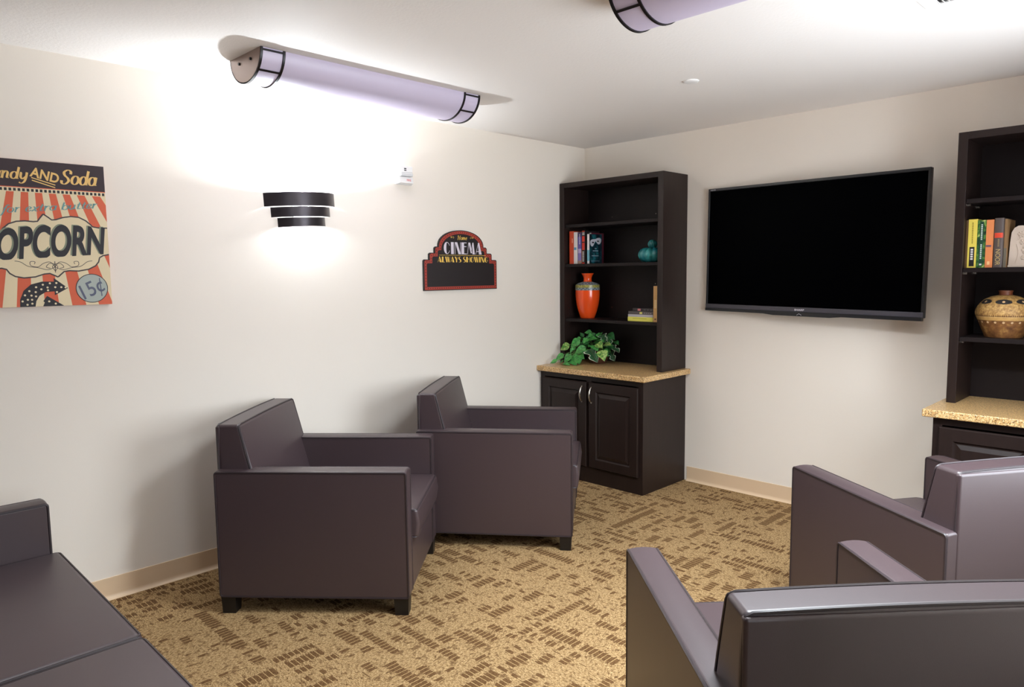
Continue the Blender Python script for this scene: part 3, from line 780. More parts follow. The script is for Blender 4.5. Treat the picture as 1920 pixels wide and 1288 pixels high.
    for x, y in ((92, 1152), (112, 1108), (145, 1078), (195, 1050), (245, 1032), (297, 1022), (345, 1020), (125, 1176), (130, 1140), (158, 1110), (190, 1085), (232, 1065), (278, 1052), (335, 1050), (380, 1050), (412, 1052), (345, 1085), (160, 1168), (160, 1140), (190, 1116), (280, 1072), (283, 1152), (330, 1168)):
        p = pv(x, y); a.flat(ell(p[0], p[1], .0042, .0042, 10), .0013, fr, cream)
    a.build('artwork', cream, r, smooth=0, recalc=False)
    t = MB()
    def X(x): return (x+170)/940*WD
    pen_text(t, 'Candy', X(-130), X(190), .868*HT, .0295, .0088, .0024, .0016, fr, gold)
    pen_text(t, 'Soda', X(428), X(705), .856*HT, .0375, .0105, .0026, .0016, fr, gold)
    put_text(t, text_mesh('AND', .040, offset=.028, xs=.86), ((X(312)), .876*HT), .0019, fr, gold, rot=R(-13))
    for q in (((220, 274), (390, 328)), ((222, 292), (388, 346))): ribbon(t, [pv(*p) for p in q[0:2]], lambda dx, dy: .0042, .0016, fr, gold)
    p0 = pv(-12, 522)
    pen_text(t, 'for extra butter', p0[0], X(700), p0[1], .0195, .0052, .0018, .0016, fr, teal, rot=R(6.2), shear=.45)
    # POPCORN, swelling to the middle
    tm = text_mesh('POPCORN', 1.0, offset=.035)
    x0 = min(v[0] for v in tm[0]); x1 = max(v[0] for v in tm[0])
    for ox, oy, mm, dd in ((-.006, .003, shade, .0015), (0, 0, blk, .0018)):
        vs = []
        for u, v in tm[0]:
            s = (u-x0)/(x1-x0); U = X(-150)+s*(X(738)-X(-150)); base = (.318+.054*s)*HT; h = (.192+.03*sin(pi*s))*HT
            vs.append(fr(U+ox+.012*(v-.5), base+h*max(-.03, min(1.03, v))+oy, dd))
        t.add(vs, tm[1], mm)
    put_text(t, text_mesh('15¢', .066, shear=.1, offset=.006, xs=.86), (c[0]+.005, c[1]-.031), .0018, fr, slate, rot=R(26))
    t.build('lettering', blk, r, smooth=0, recalc=False)
popcorn_sign()

# ------------------------------------------------------------------ cinema sign
def cinema_sign():
    r = thing('wall_sign', 'black stepped marquee sign reading home cinema with a red dotted border', 'sign', (0.0, -1.2935, 1.3815))
    TH = .014; fr = lambda u, v, d: (TH+d, u, v)
    blk, red, wht, gold, dot = paint((36, 29, 30), .45), paint((168, 62, 48), .5), paint((226, 216, 226), .5), paint((238, 196, 92), .5), paint((44, 22, 20), .5)
    def outline(i):
        hw = .3165-i; b = i
        P = [(-hw, b), (hw, b)]
        rightside = [(hw, .19-i), (hw-.008, .197-i), (.2715-i*1.0, .197-i), (.2715-i, .232-i), (.262-i, .240-i), (.226-i, .240-i), (.226-i, .272-i), (.216-i, .280-i), (.196-i, .280-i)]
        P += rightside
        n = 22; ra, rb = .196-i, .108
        for k in range(1, n): A = pi*k/n; P.append((ra*cos(A), .280-i+rb*sin(A)**.9))
        P += [(-x, y) for x, y in reversed(rightside)]
        return P
    MB().prism(outline(0), .001, TH, lambda u, v, d: (d, u, v)).build('board', blk, r, smooth=0)
    O = [outline(k) for k in (.0055, .0235)]
    a = MB(); n = len(O[0])
    a.quadstrip(O[0]+[O[0][0]], O[1]+[O[1][0]], .0006, fr, red)
    mid = outline(.0145); acc = 0.0; step = .0185
    for i in range(n):
        p, q = mid[i], mid[(i+1) % n]; L = sqrt((q[0]-p[0])**2+(q[1]-p[1])**2); s = step-acc
        while s < L:
            t = s/L; a.flat(ell(p[0]+(q[0]-p[0])*t, p[1]+(q[1]-p[1])*t, .0036, .0036, 8), .0010, fr, dot); s += step
        acc = (acc+L) % step
    a.build('border', red, r, smooth=0, recalc=False)
    t = MB()
    H = .077; z0 = .233
    def G(polys, x, w, h, zb, m, sl=0.0):
        for i_, P in enumerate(polys): t.flat([(x+u*w, zb+v*h) for u, v in P], .0012+.00004*i_, fr, m)
    half = lambda cx, rx, a0, a1, inner, n=14: [(cx+rx*cos(a0+(a1-a0)*k/n), .5+.5*sin(a0+(a1-a0)*k/n)) for k in range(n+1)]+[(cx+rx*inner*cos(a1+(a0-a1)*k/n), .5+.5*inner*sin(a1+(a0-a1)*k/n)) for k in range(n+1)]
    thick_o = [(.5+.5*cos(pi/2+pi*k/14), .5+.5*sin(pi/2+pi*k/14)) for k in range(15)]+[(.5-.09*sin(pi*k/8), .02+.96*k/8) for k in range(9)]
    LET = {'C': [thick_o, half(.5, .5, pi/2, R(25), .9, 8), half(.5, .5, -pi/2, -R(25), .9, 8)],
           'O': [thick_o, half(.5, .5, -pi/2, pi/2, .88)],
           'G': [thick_o, half(.5, .5, pi/2, R(25), .9, 8), half(.5, .5, -pi/2, -R(5), .88, 8), rect(.6, 1.0, .40, .46)],
           'I': [rect(.1, .9, 0, 1)],
           'N': [rect(0, .08, 0, 1), [(.05, 1), (.42, 1), (.97, 0), (.60, 0)], rect(.92, 1.0, 0, 1)],
           'E': [rect(0, .5, 0, 1), rect(.5, 1, .94, 1), rect(.5, .95, .62, .68), rect(.5, 1, 0, .06)],
           'M': [[(0, 0), (.05, 0), (.22, 1), (.16, 1)], [(.16, 1), (.40, 1), (.62, .1), (.44, .1)], [(.44, .1), (.50, .1), (.76, 1), (.70, 1)], [(.70, 1), (.82, 1), (1.0, 0), (.68, 0)]],
           'A': [[(0, 0), (.06, 0), (.52, 1), (.46, 1)], [(.40, 1), (.62, 1), (1, 0), (.56, 0)], rect(.14, .6, .22, .28)],
           'L': [rect(0, .55, 0, 1), rect(.5, 1, 0, .07)],
           'W': [[(0, 1), (.28, 1), (.46, 0), (.26, 0)], [(.40, 0), (.46, 0), (.56, .9), (.50, .9)], [(.42, 1), (.70, 1), (.84, 0), (.66, 0)], [(.80, 0), (.85, 0), (1, 1), (.95, 1)]],
           'Y': [[(0, 1), (.42, 1), (.66, .5), (.36, .46)], [(.6, .5), (.66, .5), (1, 1), (.92, 1)], rect(.36, .66, 0, .5)],
           'H': [rect(0, .46, 0, 1), rect(.46, .92, .58, .64), rect(.90, 1, 0, 1)],
           'S': [[(.95, .93), (.7, 1), (.3, 1), (.02, .84), (.02, .64), (.2, .5), (.5, .38), (.6, .24), (.5, .06), (.25, .04), (.02, .1), (.1, .02), (.4, -.01), (.8, .04), (1, .2), (1, .36), (.84, .5), (.5, .62), (.36, .76), (.46, .92), (.7, .95)]]}
    x = -.152
    for ch, w in (('C', .058), ('I', .032), ('N', .058), ('E', .050), ('M', .074), ('A', .062)):
        w *= .9; G(LET[ch], x, w, H, z0, wht); x += w+.0058
    x = -.205
    for ch, w in (('A', .036), ('L', .026), ('W', .046), ('A', .036), ('Y', .034), ('S', .026), (' ', .012), ('S', .026), ('H', .036), ('O', .034), ('W', .046), ('I', .016), ('N', .034), ('G', .034)):
        w *= .93
        if ch != ' ': G(LET[ch], x, w, .036, .180, gold)
        x += w+.0022
    t.flat(rect(-.19, .215, .2245, .2268), .0012, fr, gold)
    pen_text(t, 'Home', -.036, .048, .326, .017, .0042, .0014, .0012, fr, gold)
    for s in (-1, 1):
        cx = .006+s*.082
        t.flat([(cx+s*.012, .334), (cx+s*.016, .342), (cx+s*.012, .350), (cx+s*.008, .342)][::s], .0012, fr, gold)
        ribbon(t, catmull([(cx+s*.006, .340), (cx-s*.004, .346), (cx-s*.012, .340), (cx-s*.006, .335), (cx-s*.001, .341)], 5), lambda dx, dy: .0016, .0012, fr, gold)
    t.build('lettering', gold, r, smooth=0, recalc=False)
cinema_sign()

# ------------------------------------------------------------------ books
def book(label, loc_, t, h, d, cover, feats=(), group=None, lying=False, lean=0.0, side=None, round_spine=False):
    """Hardback: t thick (local x), d deep (local y, spine at -y), h tall (local z)."""
    r = thing('book', label, 'book', (loc_[0], loc_[1], loc_[2]+.0006), 0.0, group)
    b = .0022
    cv = MB()
    cv.box(0, b, 0, d, 0, h).box(t-b, t, 0, d, 0, h)
    if round_spine:
        n = 10; vs = []
        for z in (0, h):
            for k in range(n+1): A = pi*k/n; vs.append((t/2-t/2*cos(A), -.007*sin(A), z))
            for k in range(n+1): A = pi*(1-k/n); vs.append((t/2-(t/2-.001)*cos(A), .003-.007*sin(A), z))
        q = 2*n+2
        cv.add(vs, [tuple(range(q)), tuple(range(2*q-1, q-1, -1))]+[(i, (i+1) % q, q+(i+1) % q, q+i) for i in range(q)])
    else: cv.box(b, t-b, 0, b, 0, h)
    c = cv.build('cover', cover, r, smooth=40 if round_spine else 0)
    MB().box(b, t-b, b, d-.004, .003, h-.003).build('pages', M['page'], r, smooth=0)
    if feats:
        s = MB()
        for i_, f in enumerate(feats):
            x0, x1, z0, z1, m = f[:5]; y = -.0004-.00005*i_-(.007 if round_spine else 0)*1.0
            if round_spine:
                vs = []; n = 10
                for z in (z0*h, z1*h):
                    for k in range(n+1):
                        xx = x0+(x1-x0)*k/n; A = math.acos(max(-1, min(1, 1-2*xx))); vs.append((xx*t, -.007*sin(A)-.0005-.00005*i_, z))
                s.add(vs, [(k, k+1, n+2+k, n+1+k) for k in range(n)], m)
            else: s.add([(x0*t, y, z0*h), (x1*t, y, z0*h), (x1*t, y, z1*h), (x0*t, y, z1*h)], [(0, 1, 2, 3)], m)
        s.build('spine_print', feats[0][4], c, smooth=0, recalc=False)
    if side: side(c, t, h, d)
    if lying: r.rotation_euler = (0, R(90), R(lean))
    elif lean: r.rotation_euler = (0, R(lean), 0)
    return r
K_ = paint((28, 24, 26), .5); Wt = paint((232, 226, 222), .5)
def dashes(z0, z1, x0, x1, m, n):      # a line of small print too fine to read
    out = []
    for k in range(n):
        a = z0+(z1-z0)*(k+.12)/n; b = z0+(z1-z0)*(k+.82)/n; out.append((x0, x1, a, b, m))
    return out
g1 = 'books on the corner bookcase'; yb = -.264; zb = 1.551
book('tall orange red hardback at the wall end of the row on the corner bookcase', (.066, yb, zb), .041, .243, .19, paint((206, 70, 34), .45), dashes(.64, .78, .62, .80, paint((240, 190, 160)), 4), g1)
book('white hardback with a blue square on its spine, next to the orange red one', (.109, yb, zb), .034, .234, .18, paint((224, 216, 214), .5), [(.05, .75, .44, .52, paint((92, 152, 190)))], g1)
pur = paint((92, 80, 158), .45)
book('purple and lilac paperback between white and black books on the corner bookcase', (.149, yb, zb), .032, .230, .17, pur,
     [(.0, 1, .0, .10, paint((170, 140, 122))), (.0, 1, .10, .34, paint((124, 112, 176))), (.0, 1, .34, .48, paint((178, 160, 196))), (.0, 1, .86, 1, paint((58, 46, 92)))]+dashes(.62, .95, .42, .60, Wt, 8), g1)
book('black book with red blocks on its spine on the corner bookcase', (.184, yb, zb), .032, .240, .17, K_,
     [(.15, .9, .0, .035, paint((214, 54, 34))), (.15, .9, .42, .64, paint((206, 48, 34))), (.15, .9, .67, .84, paint((206, 48, 34))), (.15, .9, .975, 1, paint((214, 60, 40))), (.0, .1, .0, .4, paint((190, 120, 56)))]+dashes(.06, .38, .25, .7, paint((190, 186, 184)), 7)+dashes(.87, .96, .2, .9, paint((190, 186, 184)), 2), g1)
book('maroon edged book with a white and orange spine, pushed behind the teal cover', (.2175, -.215, zb), .018, .226, .15, paint((96, 32, 46), .5),
     [(.0, 1, .15, 1.0, Wt), (.3, 1, .66, .86, paint((220, 96, 56))), (.2, 1, .55, .60, K_), (.3, .9, .38, .5, paint((150, 150, 150)))], g1)
teal_cover = mat('dark_teal_print', (20, 50, 58), 0.35)
_t = NT(teal_cover); _n = _t.noise(_t.obj(), 24, 3)
_t.color(_t.ramp(_n, [(0.36, lin(10, 22, 30)), (0.50, lin(16, 46, 56)), (0.62, lin(28, 96, 100)), (0.72, lin(52, 110, 150))]))
def mask_side(c, t, h, d):
    fr = lambda u, v, dd: (t+dd, u, v); m = paint((186, 184, 192), .5)
    s = MB()
    s.flat([(0.0, 0.0), (d, 0.0), (d, h), (0.0, h)], .0002, fr, teal_cover)
    P = [(.055, .69), (.10, .62), (.20, .58), (.30, .61), (.40, .70), (.48, .76), (.56, .72), (.70, .66), (.84, .68), (.93, .76), (.92, .84), (.80, .88), (.62, .87), (.50, .84), (.36, .83), (.20, .82), (.08, .78)]
    s.flat([(a*d, b*h) for a, b in catmull(P, 4, True)], .0006, fr, m)
    for a, b in ((.28, .715), (.68, .765)): s.flat(ell(a*d, b*h, .085*d, .026*h, 12), .0009, fr, K_)
    for v, u0, u1, n in ((.50, .42, .58, 2), (.42, .26, .70, 4), (.25, .18, .74, 6), (.08, .12, .82, 14)):
        for k in range(n): a = u0+(u1-u0)*(k+.1)/n; b = u0+(u1-u0)*(k+.8)/n; s.flat(rect(a*d, b*d, v*h, (v+(.03 if v > .2 else .014))*h), .0007, fr, paint((150, 168, 180)))
    s.build('front_print', m, c, smooth=0, recalc=False)
book('paperback whose dark teal cover with a pale eye mask faces the room', (.2365, yb, zb), .021, .215, .148, paint((228, 222, 224), .4),
     [(0, 1, .09, .46, paint((112, 178, 196)))], g1, side=mask_side)
g2 = 'books lying flat on the corner bookcase'
zc = 1.142; yk = -.262
st = [('yellow book at the bottom of the flat stack on the corner bookcase', .030, .210, paint((226, 218, 96), .45), dashes(.1, .9, .3, .42, paint((170, 160, 50)), 1), .602),
      ('grey book lying second in the flat stack on the corner bookcase', .017, .208, paint((184, 178, 182), .5), [], .604),
      ('dark book with a yellow spot on its spine, third in the flat stack', .021, .205, paint((84, 76, 76), .5), [(.15, .85, .46, .57, paint((214, 204, 110)))]+dashes(.62, .95, .4, .7, paint((130, 124, 122)), 4), .607),
      ('black book with a pink spot lying on top of the flat stack', .022, .176, paint((44, 38, 40), .5), [(.15, .85, .24, .38, paint((206, 122, 122)))]+dashes(.5, .95, .3, .7, paint((88, 82, 82)), 3), .635)]
for lab, t, h, cvr, ft, x in st:
    book(lab, (x, yk+(.012 if t == .022 else 0), zc+t), t, h, .15, cvr, ft, g2, lying=True); zc += t+.0004
tan_sp = paint((216, 170, 106), .5)
book('tan book standing at the end of the flat stack on the corner bookcase', (.8145, yk, 1.142), .033, .246, .17, tan_sp, dashes(.38, .62, .25, .8, paint((240, 214, 160)), 9)+[(.3, .7, .06, .10, paint((120, 84, 50)))], 'books standing by the flat stack')
book('thin cream book squeezed between the tan book and the side of the bookcase', (.8485, yk, 1.142), .018, .250, .17, paint((226, 212, 186), .5), dashes(.5, .95, .3, .7, paint((150, 120, 80)), 9), 'books standing by the flat stack')
g3 = 'books beside the white carving'; zb = 1.487
book('thin brown book against the side panel beside the yellow book', (2.6515, yb, zb), .009, .235, .17, paint((96, 70, 40), .5), (), g3)
book('yellow book with a black label low on its spine', (2.6615, yb, zb), .038, .238, .17, paint((234, 212, 92), .45),
     [(.22, .78, .03, .43, K_)]+dashes(.50, .94, .42, .56, paint((160, 140, 50)), 12)+dashes(.16, .40, .36, .64, Wt, 5), g3)
green = mat('green_leaf_print', (40, 92, 40), .45)
_t = NT(green); _t.color(_t.ramp(_t.noise(_t.obj(), 55, 3), [(.36, lin(14, 50, 30)), (.5, lin(40, 96, 44)), (.62, lin(110, 150, 60)), (.72, lin(200, 206, 130))]))
book('green book with leafy spine between the yellow and orange books', (2.7005, yb, zb), .036, .232, .17, green,
     [(.28, .72, .03, .97, paint((18, 66, 46)))]+dashes(.58, .92, .42, .60, paint((200, 214, 206)), 9)+dashes(.18, .50, .42, .60, paint((200, 214, 206)), 8)+[(.38, .66, .05, .085, Wt)], g3)
book('orange book with a small purple bar on its spine', (2.7375, yb, zb), .031, .232, .17, paint((226, 138, 84), .45),
     [(.05, .75, .44, .47, paint((88, 72, 110))), (.05, .75, .425, .436, paint((170, 110, 80))), (.3, .65, .06, .13, paint((240, 196, 140)))], g3)
def noor(c, t, h, d):
    tm = text_mesh('NOOR', .021, xs=.9, align='LEFT'); s = MB()
    s.add([(t*.5-.0085+v, -.0079, .62*h-.058-u) for u, v in tm[0]], tm[1], paint((196, 170, 110)))
    s.build('lettering', paint((196, 170, 110)), c, smooth=0, recalc=False)
book('thick dark brown book with a red band and gold lettering', (2.7705, yb, zb), .039, .238, .17, paint((88, 76, 72), .5),
     [(0, 1, .60, .70, paint((226, 74, 46)))]+dashes(.42, .58, .46, .62, paint((150, 130, 96)), 7), g3, side=noor, round_spine=True)
book('thin tan and brown book touching the white carving', (2.8105, -.25, zb), .011, .232, .17, paint((150, 116, 78), .5), [(0, 1, .0, .4, paint((120, 112, 96)))], g3)

# ------------------------------------------------------------------ vases and ornaments
def vase():
    org = mat('orange_glaze', (238, 82, 28), .16, coat=.4)
    mosa = mat('blue_mosaic', (110, 130, 150), .3)
    t = NT(mosa); x = t.xyz(t.obj()); a = t.m('ARCTAN2', x[1], x[0])
    cell = t.m('FLOORED_MODULO', t.m('ADD', t.m('FLOOR', t.m('MULTIPLY', a, 6.0)), t.m('FLOOR', t.m('MULTIPLY', x[2], 90.0))), 2.0)
    rnd = t.white(t.vec(t.m('FLOOR', t.m('MULTIPLY', a, 12.0)), t.m('FLOOR', t.m('MULTIPLY', x[2], 140.0)), 1.0))
    t.color(t.mix(t.m('MULTIPLY', t.m('ADD', cell, rnd), .5), lin(44, 54, 76), lin(160, 172, 172)))
    ol = mat('olive_glaze', (158, 152, 66), .3)
    t = NT(ol); t.color(t.ramp(t.noise(t.obj(), 120, 2), [(.4, lin(126, 118, 46)), (.6, lin(176, 170, 92))]))
    lo = [(.0, .0), (.052, .0), (.056, .006), (.064, .030), (.073, .058), (.0835, .100), (.0895, .140), (.0920, .175), (.0922, .2105)]
    prof = [(r, z, org) for r, z in lo[:-1]]+[(.0922, .2105, mosa), (.0922, .2305, ol), (.0912, .2505, mosa), (.070, .2640, mosa), (.034, .2735, org), (.0305, .2800, org), (.0300, .3000, org), (.036, .3200, org), (.0470, .3350, org), (.0475, .3370, org), (.0440, .3365, org), (.030, .3150, org), (.024, .285, org), (.0, .284, org)]
    o = MB().lathe(prof, 56).build('vase', org, smooth=50, wn=False); o.location = (.160, -.165, 1.1428)
    tag(o, 'glossy orange vase with a blue and olive patterned shoulder', 'vase')
vase()
def jar():
    tq = mat('turquoise_glaze', (34, 122, 126), .18, coat=.3)
    t = NT(tq); t.color(t.ramp(t.noise(t.obj(), 16, 2), [(.35, lin(24, 110, 122)), (.65, lin(58, 158, 156))]))
    r = thing('ceramic_jar', 'turquoise ribbed ceramic pumpkin jar with a ball finial', 'jar', (.735, -.160, 1.5518))
    def lob(q, A):
        k = 1-.10*(1-abs(cos(A*5+.3)))**1.6; return (q[0]*k, q[1]*k, q[2]-.010*(1-abs(cos(A*5+.3)))*(q[2] > .05))
    pr = [(0, .0), (.052, .0), (.074, .006), (.092, .024), (.100, .048), (.097, .070), (.084, .090), (.060, .101), (.034, .102), (.016, .097), (0, .095)]
    MB().lathe(pr, 90, fn=lob).build('body', tq, r, smooth=70, wn=False)
    n = 14; pr = [(.031*sin(pi*k/n)+.0004, .126-.031*cos(pi*k/n)) for k in range(n+1)]
    f = MB().lathe(pr, 96, fn=lambda q, A: (q[0]*(1+.05*cos(14*A+q[2]*130)), q[1]*(1+.05*cos(14*A+q[2]*130)), q[2])).build('finial', tq, r, smooth=80, wn=False)
jar()
def clay_jar():
    m = mat('carved_tan_clay', (190, 150, 90), .5); t = NT(m); o = t.obj(); x = t.xyz(o)
    A = t.m('ARCTAN2', x[1], x[0]); z = x[2]; n1 = t.noise(o, 70, 4, .7)
    base = t.ramp(n1, [(.32, lin(120, 82, 44)), (.5, lin(180, 138, 78)), (.68, lin(216, 178, 112))])
    low = t.ramp(t.noise(o, 26, 4, .6), [(.36, lin(96, 58, 30)), (.56, lin(140, 94, 50)), (.7, lin(186, 142, 78))])
    c = t.mix(t.step(z, .090, .082), base, low)
    def band(z0, z1): return t.m('MULTIPLY', t.m('GREATER_THAN', z, z0), t.m('LESS_THAN', z, z1))
    c = t.mix(t.m('MULTIPLY', band(.086, .100), .8), c, lin(206, 164, 98))
    zig = t.m('PINGPONG', t.m('MULTIPLY', A, 14.0), .5)
    zz = t.m('GREATER_THAN', zig, t.m('MULTIPLY', t.m('SUBTRACT', z, .104), 45.0))
    c = t.mix(t.m('MULTIPLY', band(.104, .114), t.m('MULTIPLY', zz, .85)), c, lin(96, 58, 30))
    c = t.mix(t.m('MULTIPLY', band(.101, .104), .9), c, lin(226, 190, 126))
    f = t.m('SUBTRACT', t.m('FRACT', t.m('ADD', t.m('MULTIPLY', A, 7/(2*pi)), .12)), .5)
    ee = t.m('ADD', t.m('POWER', t.m('DIVIDE', t.m('ABSOLUTE', f), .40), 2.0), t.m('POWER', t.m('DIVIDE', t.m('ABSOLUTE', t.m('SUBTRACT', z, .177)), .0115), 2.0))
    c = t.mix(t.m('MULTIPLY', band(.1655, .190), t.m('LESS_THAN', ee, 1.0)), c, lin(46, 42, 40))
    e2 = t.m('ADD', t.m('POWER', t.m('DIVIDE', t.m('ABSOLUTE', f), .07), 2.0), t.m('POWER', t.m('DIVIDE', t.m('ABSOLUTE', t.m('SUBTRACT', z, .177)), .0045), 2.0))
    c = t.mix(t.m('LESS_THAN', e2, 1.0), c, lin(224, 184, 130))
    g = t.m('SUBTRACT', t.m('FRACT', t.m('MULTIPLY', A, 20/(2*pi))), .5)
    e3 = t.m('ADD', t.m('POWER', t.m('DIVIDE', t.m('ABSOLUTE', g), .16), 2.0), t.m('POWER', t.m('DIVIDE', t.m('ABSOLUTE', t.m('SUBTRACT', z, .076)), .005), 2.0))
    c = t.mix(t.m('LESS_THAN', e3, 1.0), c, lin(220, 186, 142))
    t.color(c); t.bump(n1, .6, .004)
    lipm = mat('brown_clay', (112, 62, 36), .45)
    pr = [(0, 0, m), (.080, 0, m), (.083, .006, m), (.098, .042, m), (.114, .084, m), (.1245, .109, m), (.1260, .122, m), (.1240, .136, m), (.116, .154, m), (.106, .168, m), (.088, .187, m), (.060, .201, m), (.034, .207, lipm), (.029, .209, lipm), (.028, .220, lipm), (.031, .229, lipm), (.030, .231, lipm), (.024, .229, lipm), (.022, .212, lipm), (0, .21, lipm)]
    o = MB().lathe(pr, 72).build('clay_jar', m, smooth=50, wn=False); o.location = (2.812, -.157, 1.1428)
    tag(o, 'round tan clay jar with carved bands and dark eye shapes', 'jar')
clay_jar()
def carving():
    m = mat('ivory_carving', (216, 200, 184), .55)
    P = [(0, 0), (.128, 0), (.140, .016), (.128, .030), (.146, .040), (.128, .056), (.148, .072), (.124, .086), (.140, .104), (.112, .110), (.122, .128), (.096, .126), (.108, .150), (.088, .144), (.090, .164), (.076, .168), (.068, .186), (.052, .199), (.034, .199), (.018, .188), (.008, .168), (.004, .120)]
    r = thing('ornament', 'ivory carved ornament with a scalloped edge beside the books', 'ornament', (2.826, -.200, 1.4878))
    b = MB().prism(P, -.022, .022, lambda u, v, d: (u, -d, v)); b.box(-.002, .136, -.030, .030, 0, .010, .003)
    b.build('body', m, r, smooth=0)
    k = MB(); random.seed(3)
    for cx, cz, s in ((.070, .082, .020), (.092, .056, .016), (.056, .120, .014), (.048, .158, .016), (.086, .100, .012), (.060, .046, .012)):
        for q in range(6):
            a = 2*pi*q/6; k.rbox((0, 0, 0), (s*.42, .004, s*.30), .004, 2, T=Matrix.Translation((cx+s*.6*cos(a), -.023, cz+s*.6*sin(a)))@Matrix.Rotation(-a, 4, 'Y'))
        k.rbox((cx, -.025, cz), (s*.26, .005, s*.26), .005, 2)
    for q in (([(.030, .02), (.040, .07), (.030, .11)]), ([(.085, .02), (.075, .035), (.10, .03)]), ([(.030, .13), (.045, .14), (.04, .17)])):
        k.tube([(u, -.023, v) for u, v in catmull(q, 5)], .0022, 6)
    k.build('relief_flowers', m, r, wn=False)
carving()

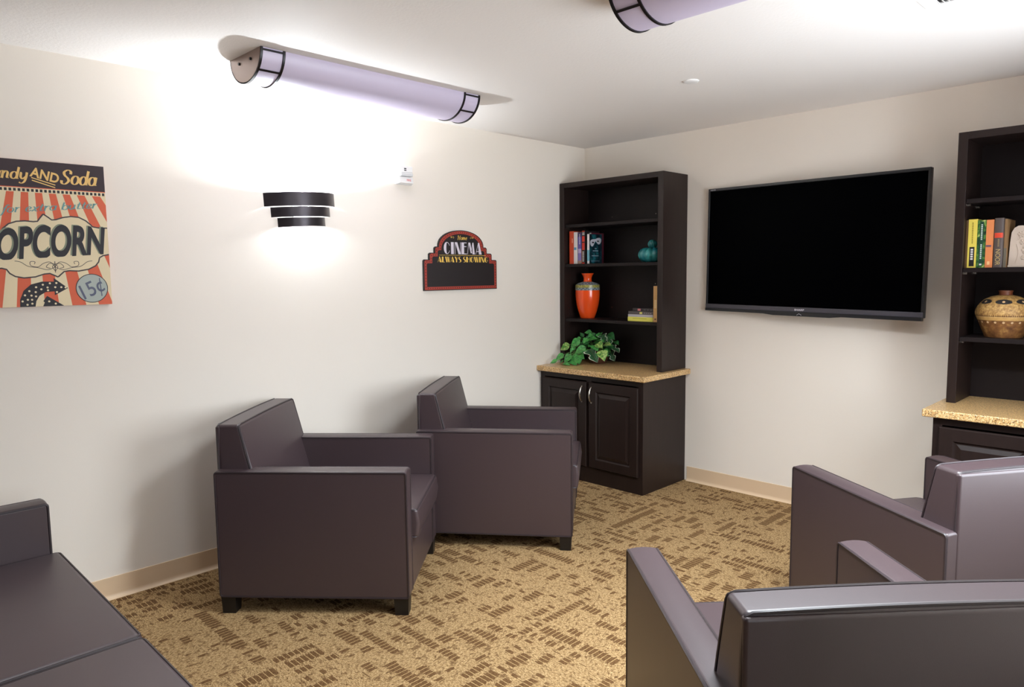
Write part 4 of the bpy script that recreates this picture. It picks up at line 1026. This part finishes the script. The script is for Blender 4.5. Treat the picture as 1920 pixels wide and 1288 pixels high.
# ------------------------------------------------------------------ potted plant
def plant():
    r = thing('potted_plant', 'green trailing vine in a brown pot spilling over the granite worktop', 'plant', (.262, -.165, ZT))
    terra = mat('brown_pot', (84, 50, 36), .4)
    MB().lathe([(0, 0), (.055, 0), (.060, .004), (.078, .045), (.088, .085), (.092, .088), (.092, .100), (.086, .100), (.080, .086), (0, .084)], 40).build('pot', terra, r, smooth=40, wn=False)
    soil = mat('dark_soil', (40, 30, 24), .95)
    MB().lathe([(0, .084), (.079, .0845), (.060, .094), (.0, .098)], 24).build('soil', soil, r, wn=False)
    def leafmat(nm, a, b, edge=None):
        m = mat(nm, a, .38); t = NT(m); o = t.obj(); n = t.noise(o, 60, 3)
        t.color(t.ramp(n, [(.38, lin(*a)), (.62, lin(*b))])); m.node_tree.nodes['Principled BSDF'].inputs['Subsurface Weight'].default_value = 0.0
        return m
    kinds = [leafmat('green_leaf', (46, 122, 54), (88, 170, 82)), leafmat('ivy_dark_leaf', (26, 62, 36), (48, 92, 56)), leafmat('lime_leaf', (72, 132, 48), (176, 198, 112)), leafmat('deep_leaf', (30, 92, 44), (52, 122, 60))]
    cream_m = mat('cream_leaf_edge', (206, 210, 186), .45); rib = mat('pale_leaf_rib', (130, 176, 110), .45)
    LEAVES = [(0.12,-0.47,0.839,0.07,-0.5,0.823,0.75,0),(0.127,-0.4,0.881,0.064,-0.44,0.838,0.55,0),(0.12,-0.4,0.835,0.098,-0.42,0.815,0.8,0),(0.169,-0.37,0.886,0.138,-0.42,0.815,0.6,0),(0.133,-0.42,0.815,0.219,-0.44,0.815,0.5,0),(0.131,-0.34,0.951,0.054,-0.37,0.907,0.6,2),(0.172,-0.27,0.985,0.116,-0.32,0.932,0.7,0),(0.219,-0.26,0.934,0.163,-0.33,0.881,0.5,0),(0.152,-0.33,0.875,0.207,-0.37,0.836,1,0),(0.174,-0.31,0.871,0.241,-0.36,0.815,0.75,0),(0.169,-0.35,0.845,0.247,-0.41,0.815,0.75,0),(0.151,-0.2,0.998,0.111,-0.2,1.035,0.5,3),(0.204,-0.17,1.037,0.155,-0.2,1.033,0.65,0),(0.233,-0.2,1.024,0.222,-0.24,1.004,0.8,0),(0.139,-0.22,0.993,0.114,-0.25,0.98,0.8,0),(0.22,-0.24,0.996,0.218,-0.29,0.963,0.8,0),(0.189,-0.22,0.976,0.316,-0.25,1.009,0.5,0),(0.28,-0.22,0.975,0.386,-0.26,0.994,0.6,0),(0.362,-0.24,0.951,0.467,-0.28,0.971,0.6,2),(0.307,-0.27,0.953,0.375,-0.32,0.923,0.9,0),(0.162,-0.28,0.888,0.247,-0.32,0.854,0.7,0),(0.273,-0.28,0.919,0.381,-0.33,0.844,0.75,1),(0.381,-0.28,0.92,0.44,-0.32,0.853,0.9,2),(0.271,-0.15,1.006,0.296,-0.16,1.041,0.8,0),(0.339,-0.14,1.029,0.409,-0.16,0.994,0.8,3),(0.315,-0.19,1.021,0.379,-0.23,0.984,0.8,1),(0.35,-0.16,1.014,0.405,-0.2,0.961,0.7,1),(0.374,-0.17,0.937,0.485,-0.2,0.914,0.7,1),(0.367,-0.15,0.895,0.415,-0.17,0.834,0.8,1),(0.385,-0.12,0.973,0.426,-0.13,0.953,0.9,3),(0.229,-0.24,0.966,0.218,-0.28,0.952,0.8,3),(0.336,-0.27,0.968,0.405,-0.3,0.942,0.8,2),(0.207,-0.16,1,0.257,-0.17,1.023,0.8,3),(0.341,-0.18,0.978,0.404,-0.21,0.968,0.8,0),(0.253,-0.27,0.91,0.243,-0.31,0.886,0.6,0),(0.149,-0.3,0.912,0.135,-0.33,0.937,0.7,0),(0.376,-0.3,0.902,0.383,-0.34,0.867,0.8,3),(0.349,-0.18,0.939,0.429,-0.2,0.929,0.8,3),(0.139,-0.33,0.928,0.148,-0.35,0.883,0.3,0),(0.374,-0.25,0.917,0.442,-0.28,0.882,0.8,0)]
    f = MB(); st = MB(); eye = Vector((3.6, -4.4, 2.2)); O = Vector((.262, -.165, ZT)); random.seed(11)
    def leaf(B, T, wr, k):
        B, T = Vector(B), Vector(T); L = (T-B).length; ax = (T-B).normalized()
        up = (Vector((.55, -.75, .55))+Vector((random.uniform(-.5, .5), random.uniform(-.5, .5), random.uniform(-.2, .5)))).normalized()
        if T.z < ZT+.02 and B.z < ZT+.03: up = Vector((random.uniform(-.2, .2), -.35, 1)).normalized()
        sd = ax.cross(up).normalized(); up = sd.cross(ax).normalized(); n = 9
        w = L*(.10+wr*.36)
        cols = (-1, -.82, -.45, 0, .45, .82, 1); vs = []
        for i in range(n+1):
            s = i/n
            ww = w*(sin(pi*s**.8)**.9)*(1.3-.8*s) if k != 1 else w*(.25+.95*abs(sin(pi*(s*2.1+.15)))*(1-s)**.5)*(s < .999)*(s > .001)
            for c in cols:
                p = B+ax*(L*s)+sd*(c*ww)+up*(abs(c)*ww*.28-.20*L*(s*s)*.6+.012*sin(c*5+s*7)*ww*4*.3)
                p = p-O
                if p.z < .003: p.z = .003+.001*random.random()
                vs.append(p)
        m_ = len(cols)
        for i in range(n):
            for c in range(m_-1):
                mm = kinds[k]
                if k == 1 and c in (0, m_-2): mm = cream_m
                elif k == 0 and c in (2, 3) and False: mm = rib
                f.add([vs[i*m_+c], vs[i*m_+c+1], vs[(i+1)*m_+c+1], vs[(i+1)*m_+c]], [(0, 1, 2, 3)], mm)
        pv_ = [vs[i*m_+3]+up*.0006 for i in range(n+1)]
        st.tube(pv_, [.0011*(1-i/(n+1))+.0003 for i in range(n+1)], 4)
    for q in LEAVES:
        leaf(q[0:3], q[3:6], q[6], q[7])
        B = Vector(q[0:3])-O; c0 = Vector((B.x*.25, B.y*.25, .09)); mid = (B+c0)/2+Vector((0, 0, .035))
        mid.z = max(mid.z, .05); B.z = max(B.z, .004)
        st.tube([tuple((1-t)**2*c0+2*t*(1-t)*mid+t*t*B) for t in [i/8 for i in range(9)]], .0017, 5)
    for i in range(46):       # inner foliage filling the crown
        a = random.uniform(0, 2*pi); e = random.uniform(.15, 1.3); d = Vector((cos(a)*cos(e), sin(a)*cos(e), sin(e)))
        p = O+Vector((0, 0, .09))+Vector((d.x*.10, d.y*.075, d.z*.11)); L = random.uniform(.045, .075)
        q = p+Vector((d.x*.9+random.uniform(-.4, .4), d.y*.7+random.uniform(-.4, .4), d.z*.4-.25)).normalized()*L
        if q.y > -.03: q.y = -.03
        if p.y > -.03: p.y = -.04
        leaf(p, q, random.uniform(.6, .85), random.choice((0, 0, 3, 3, 3, 1)))
    o = f.build('foliage', kinds[0], r, smooth=60, wn=False, recalc=False); o['kind'] = 'stuff'
    st.build('stems', mat('vine_stem', (88, 120, 60), .5), r, wn=False)
plant()
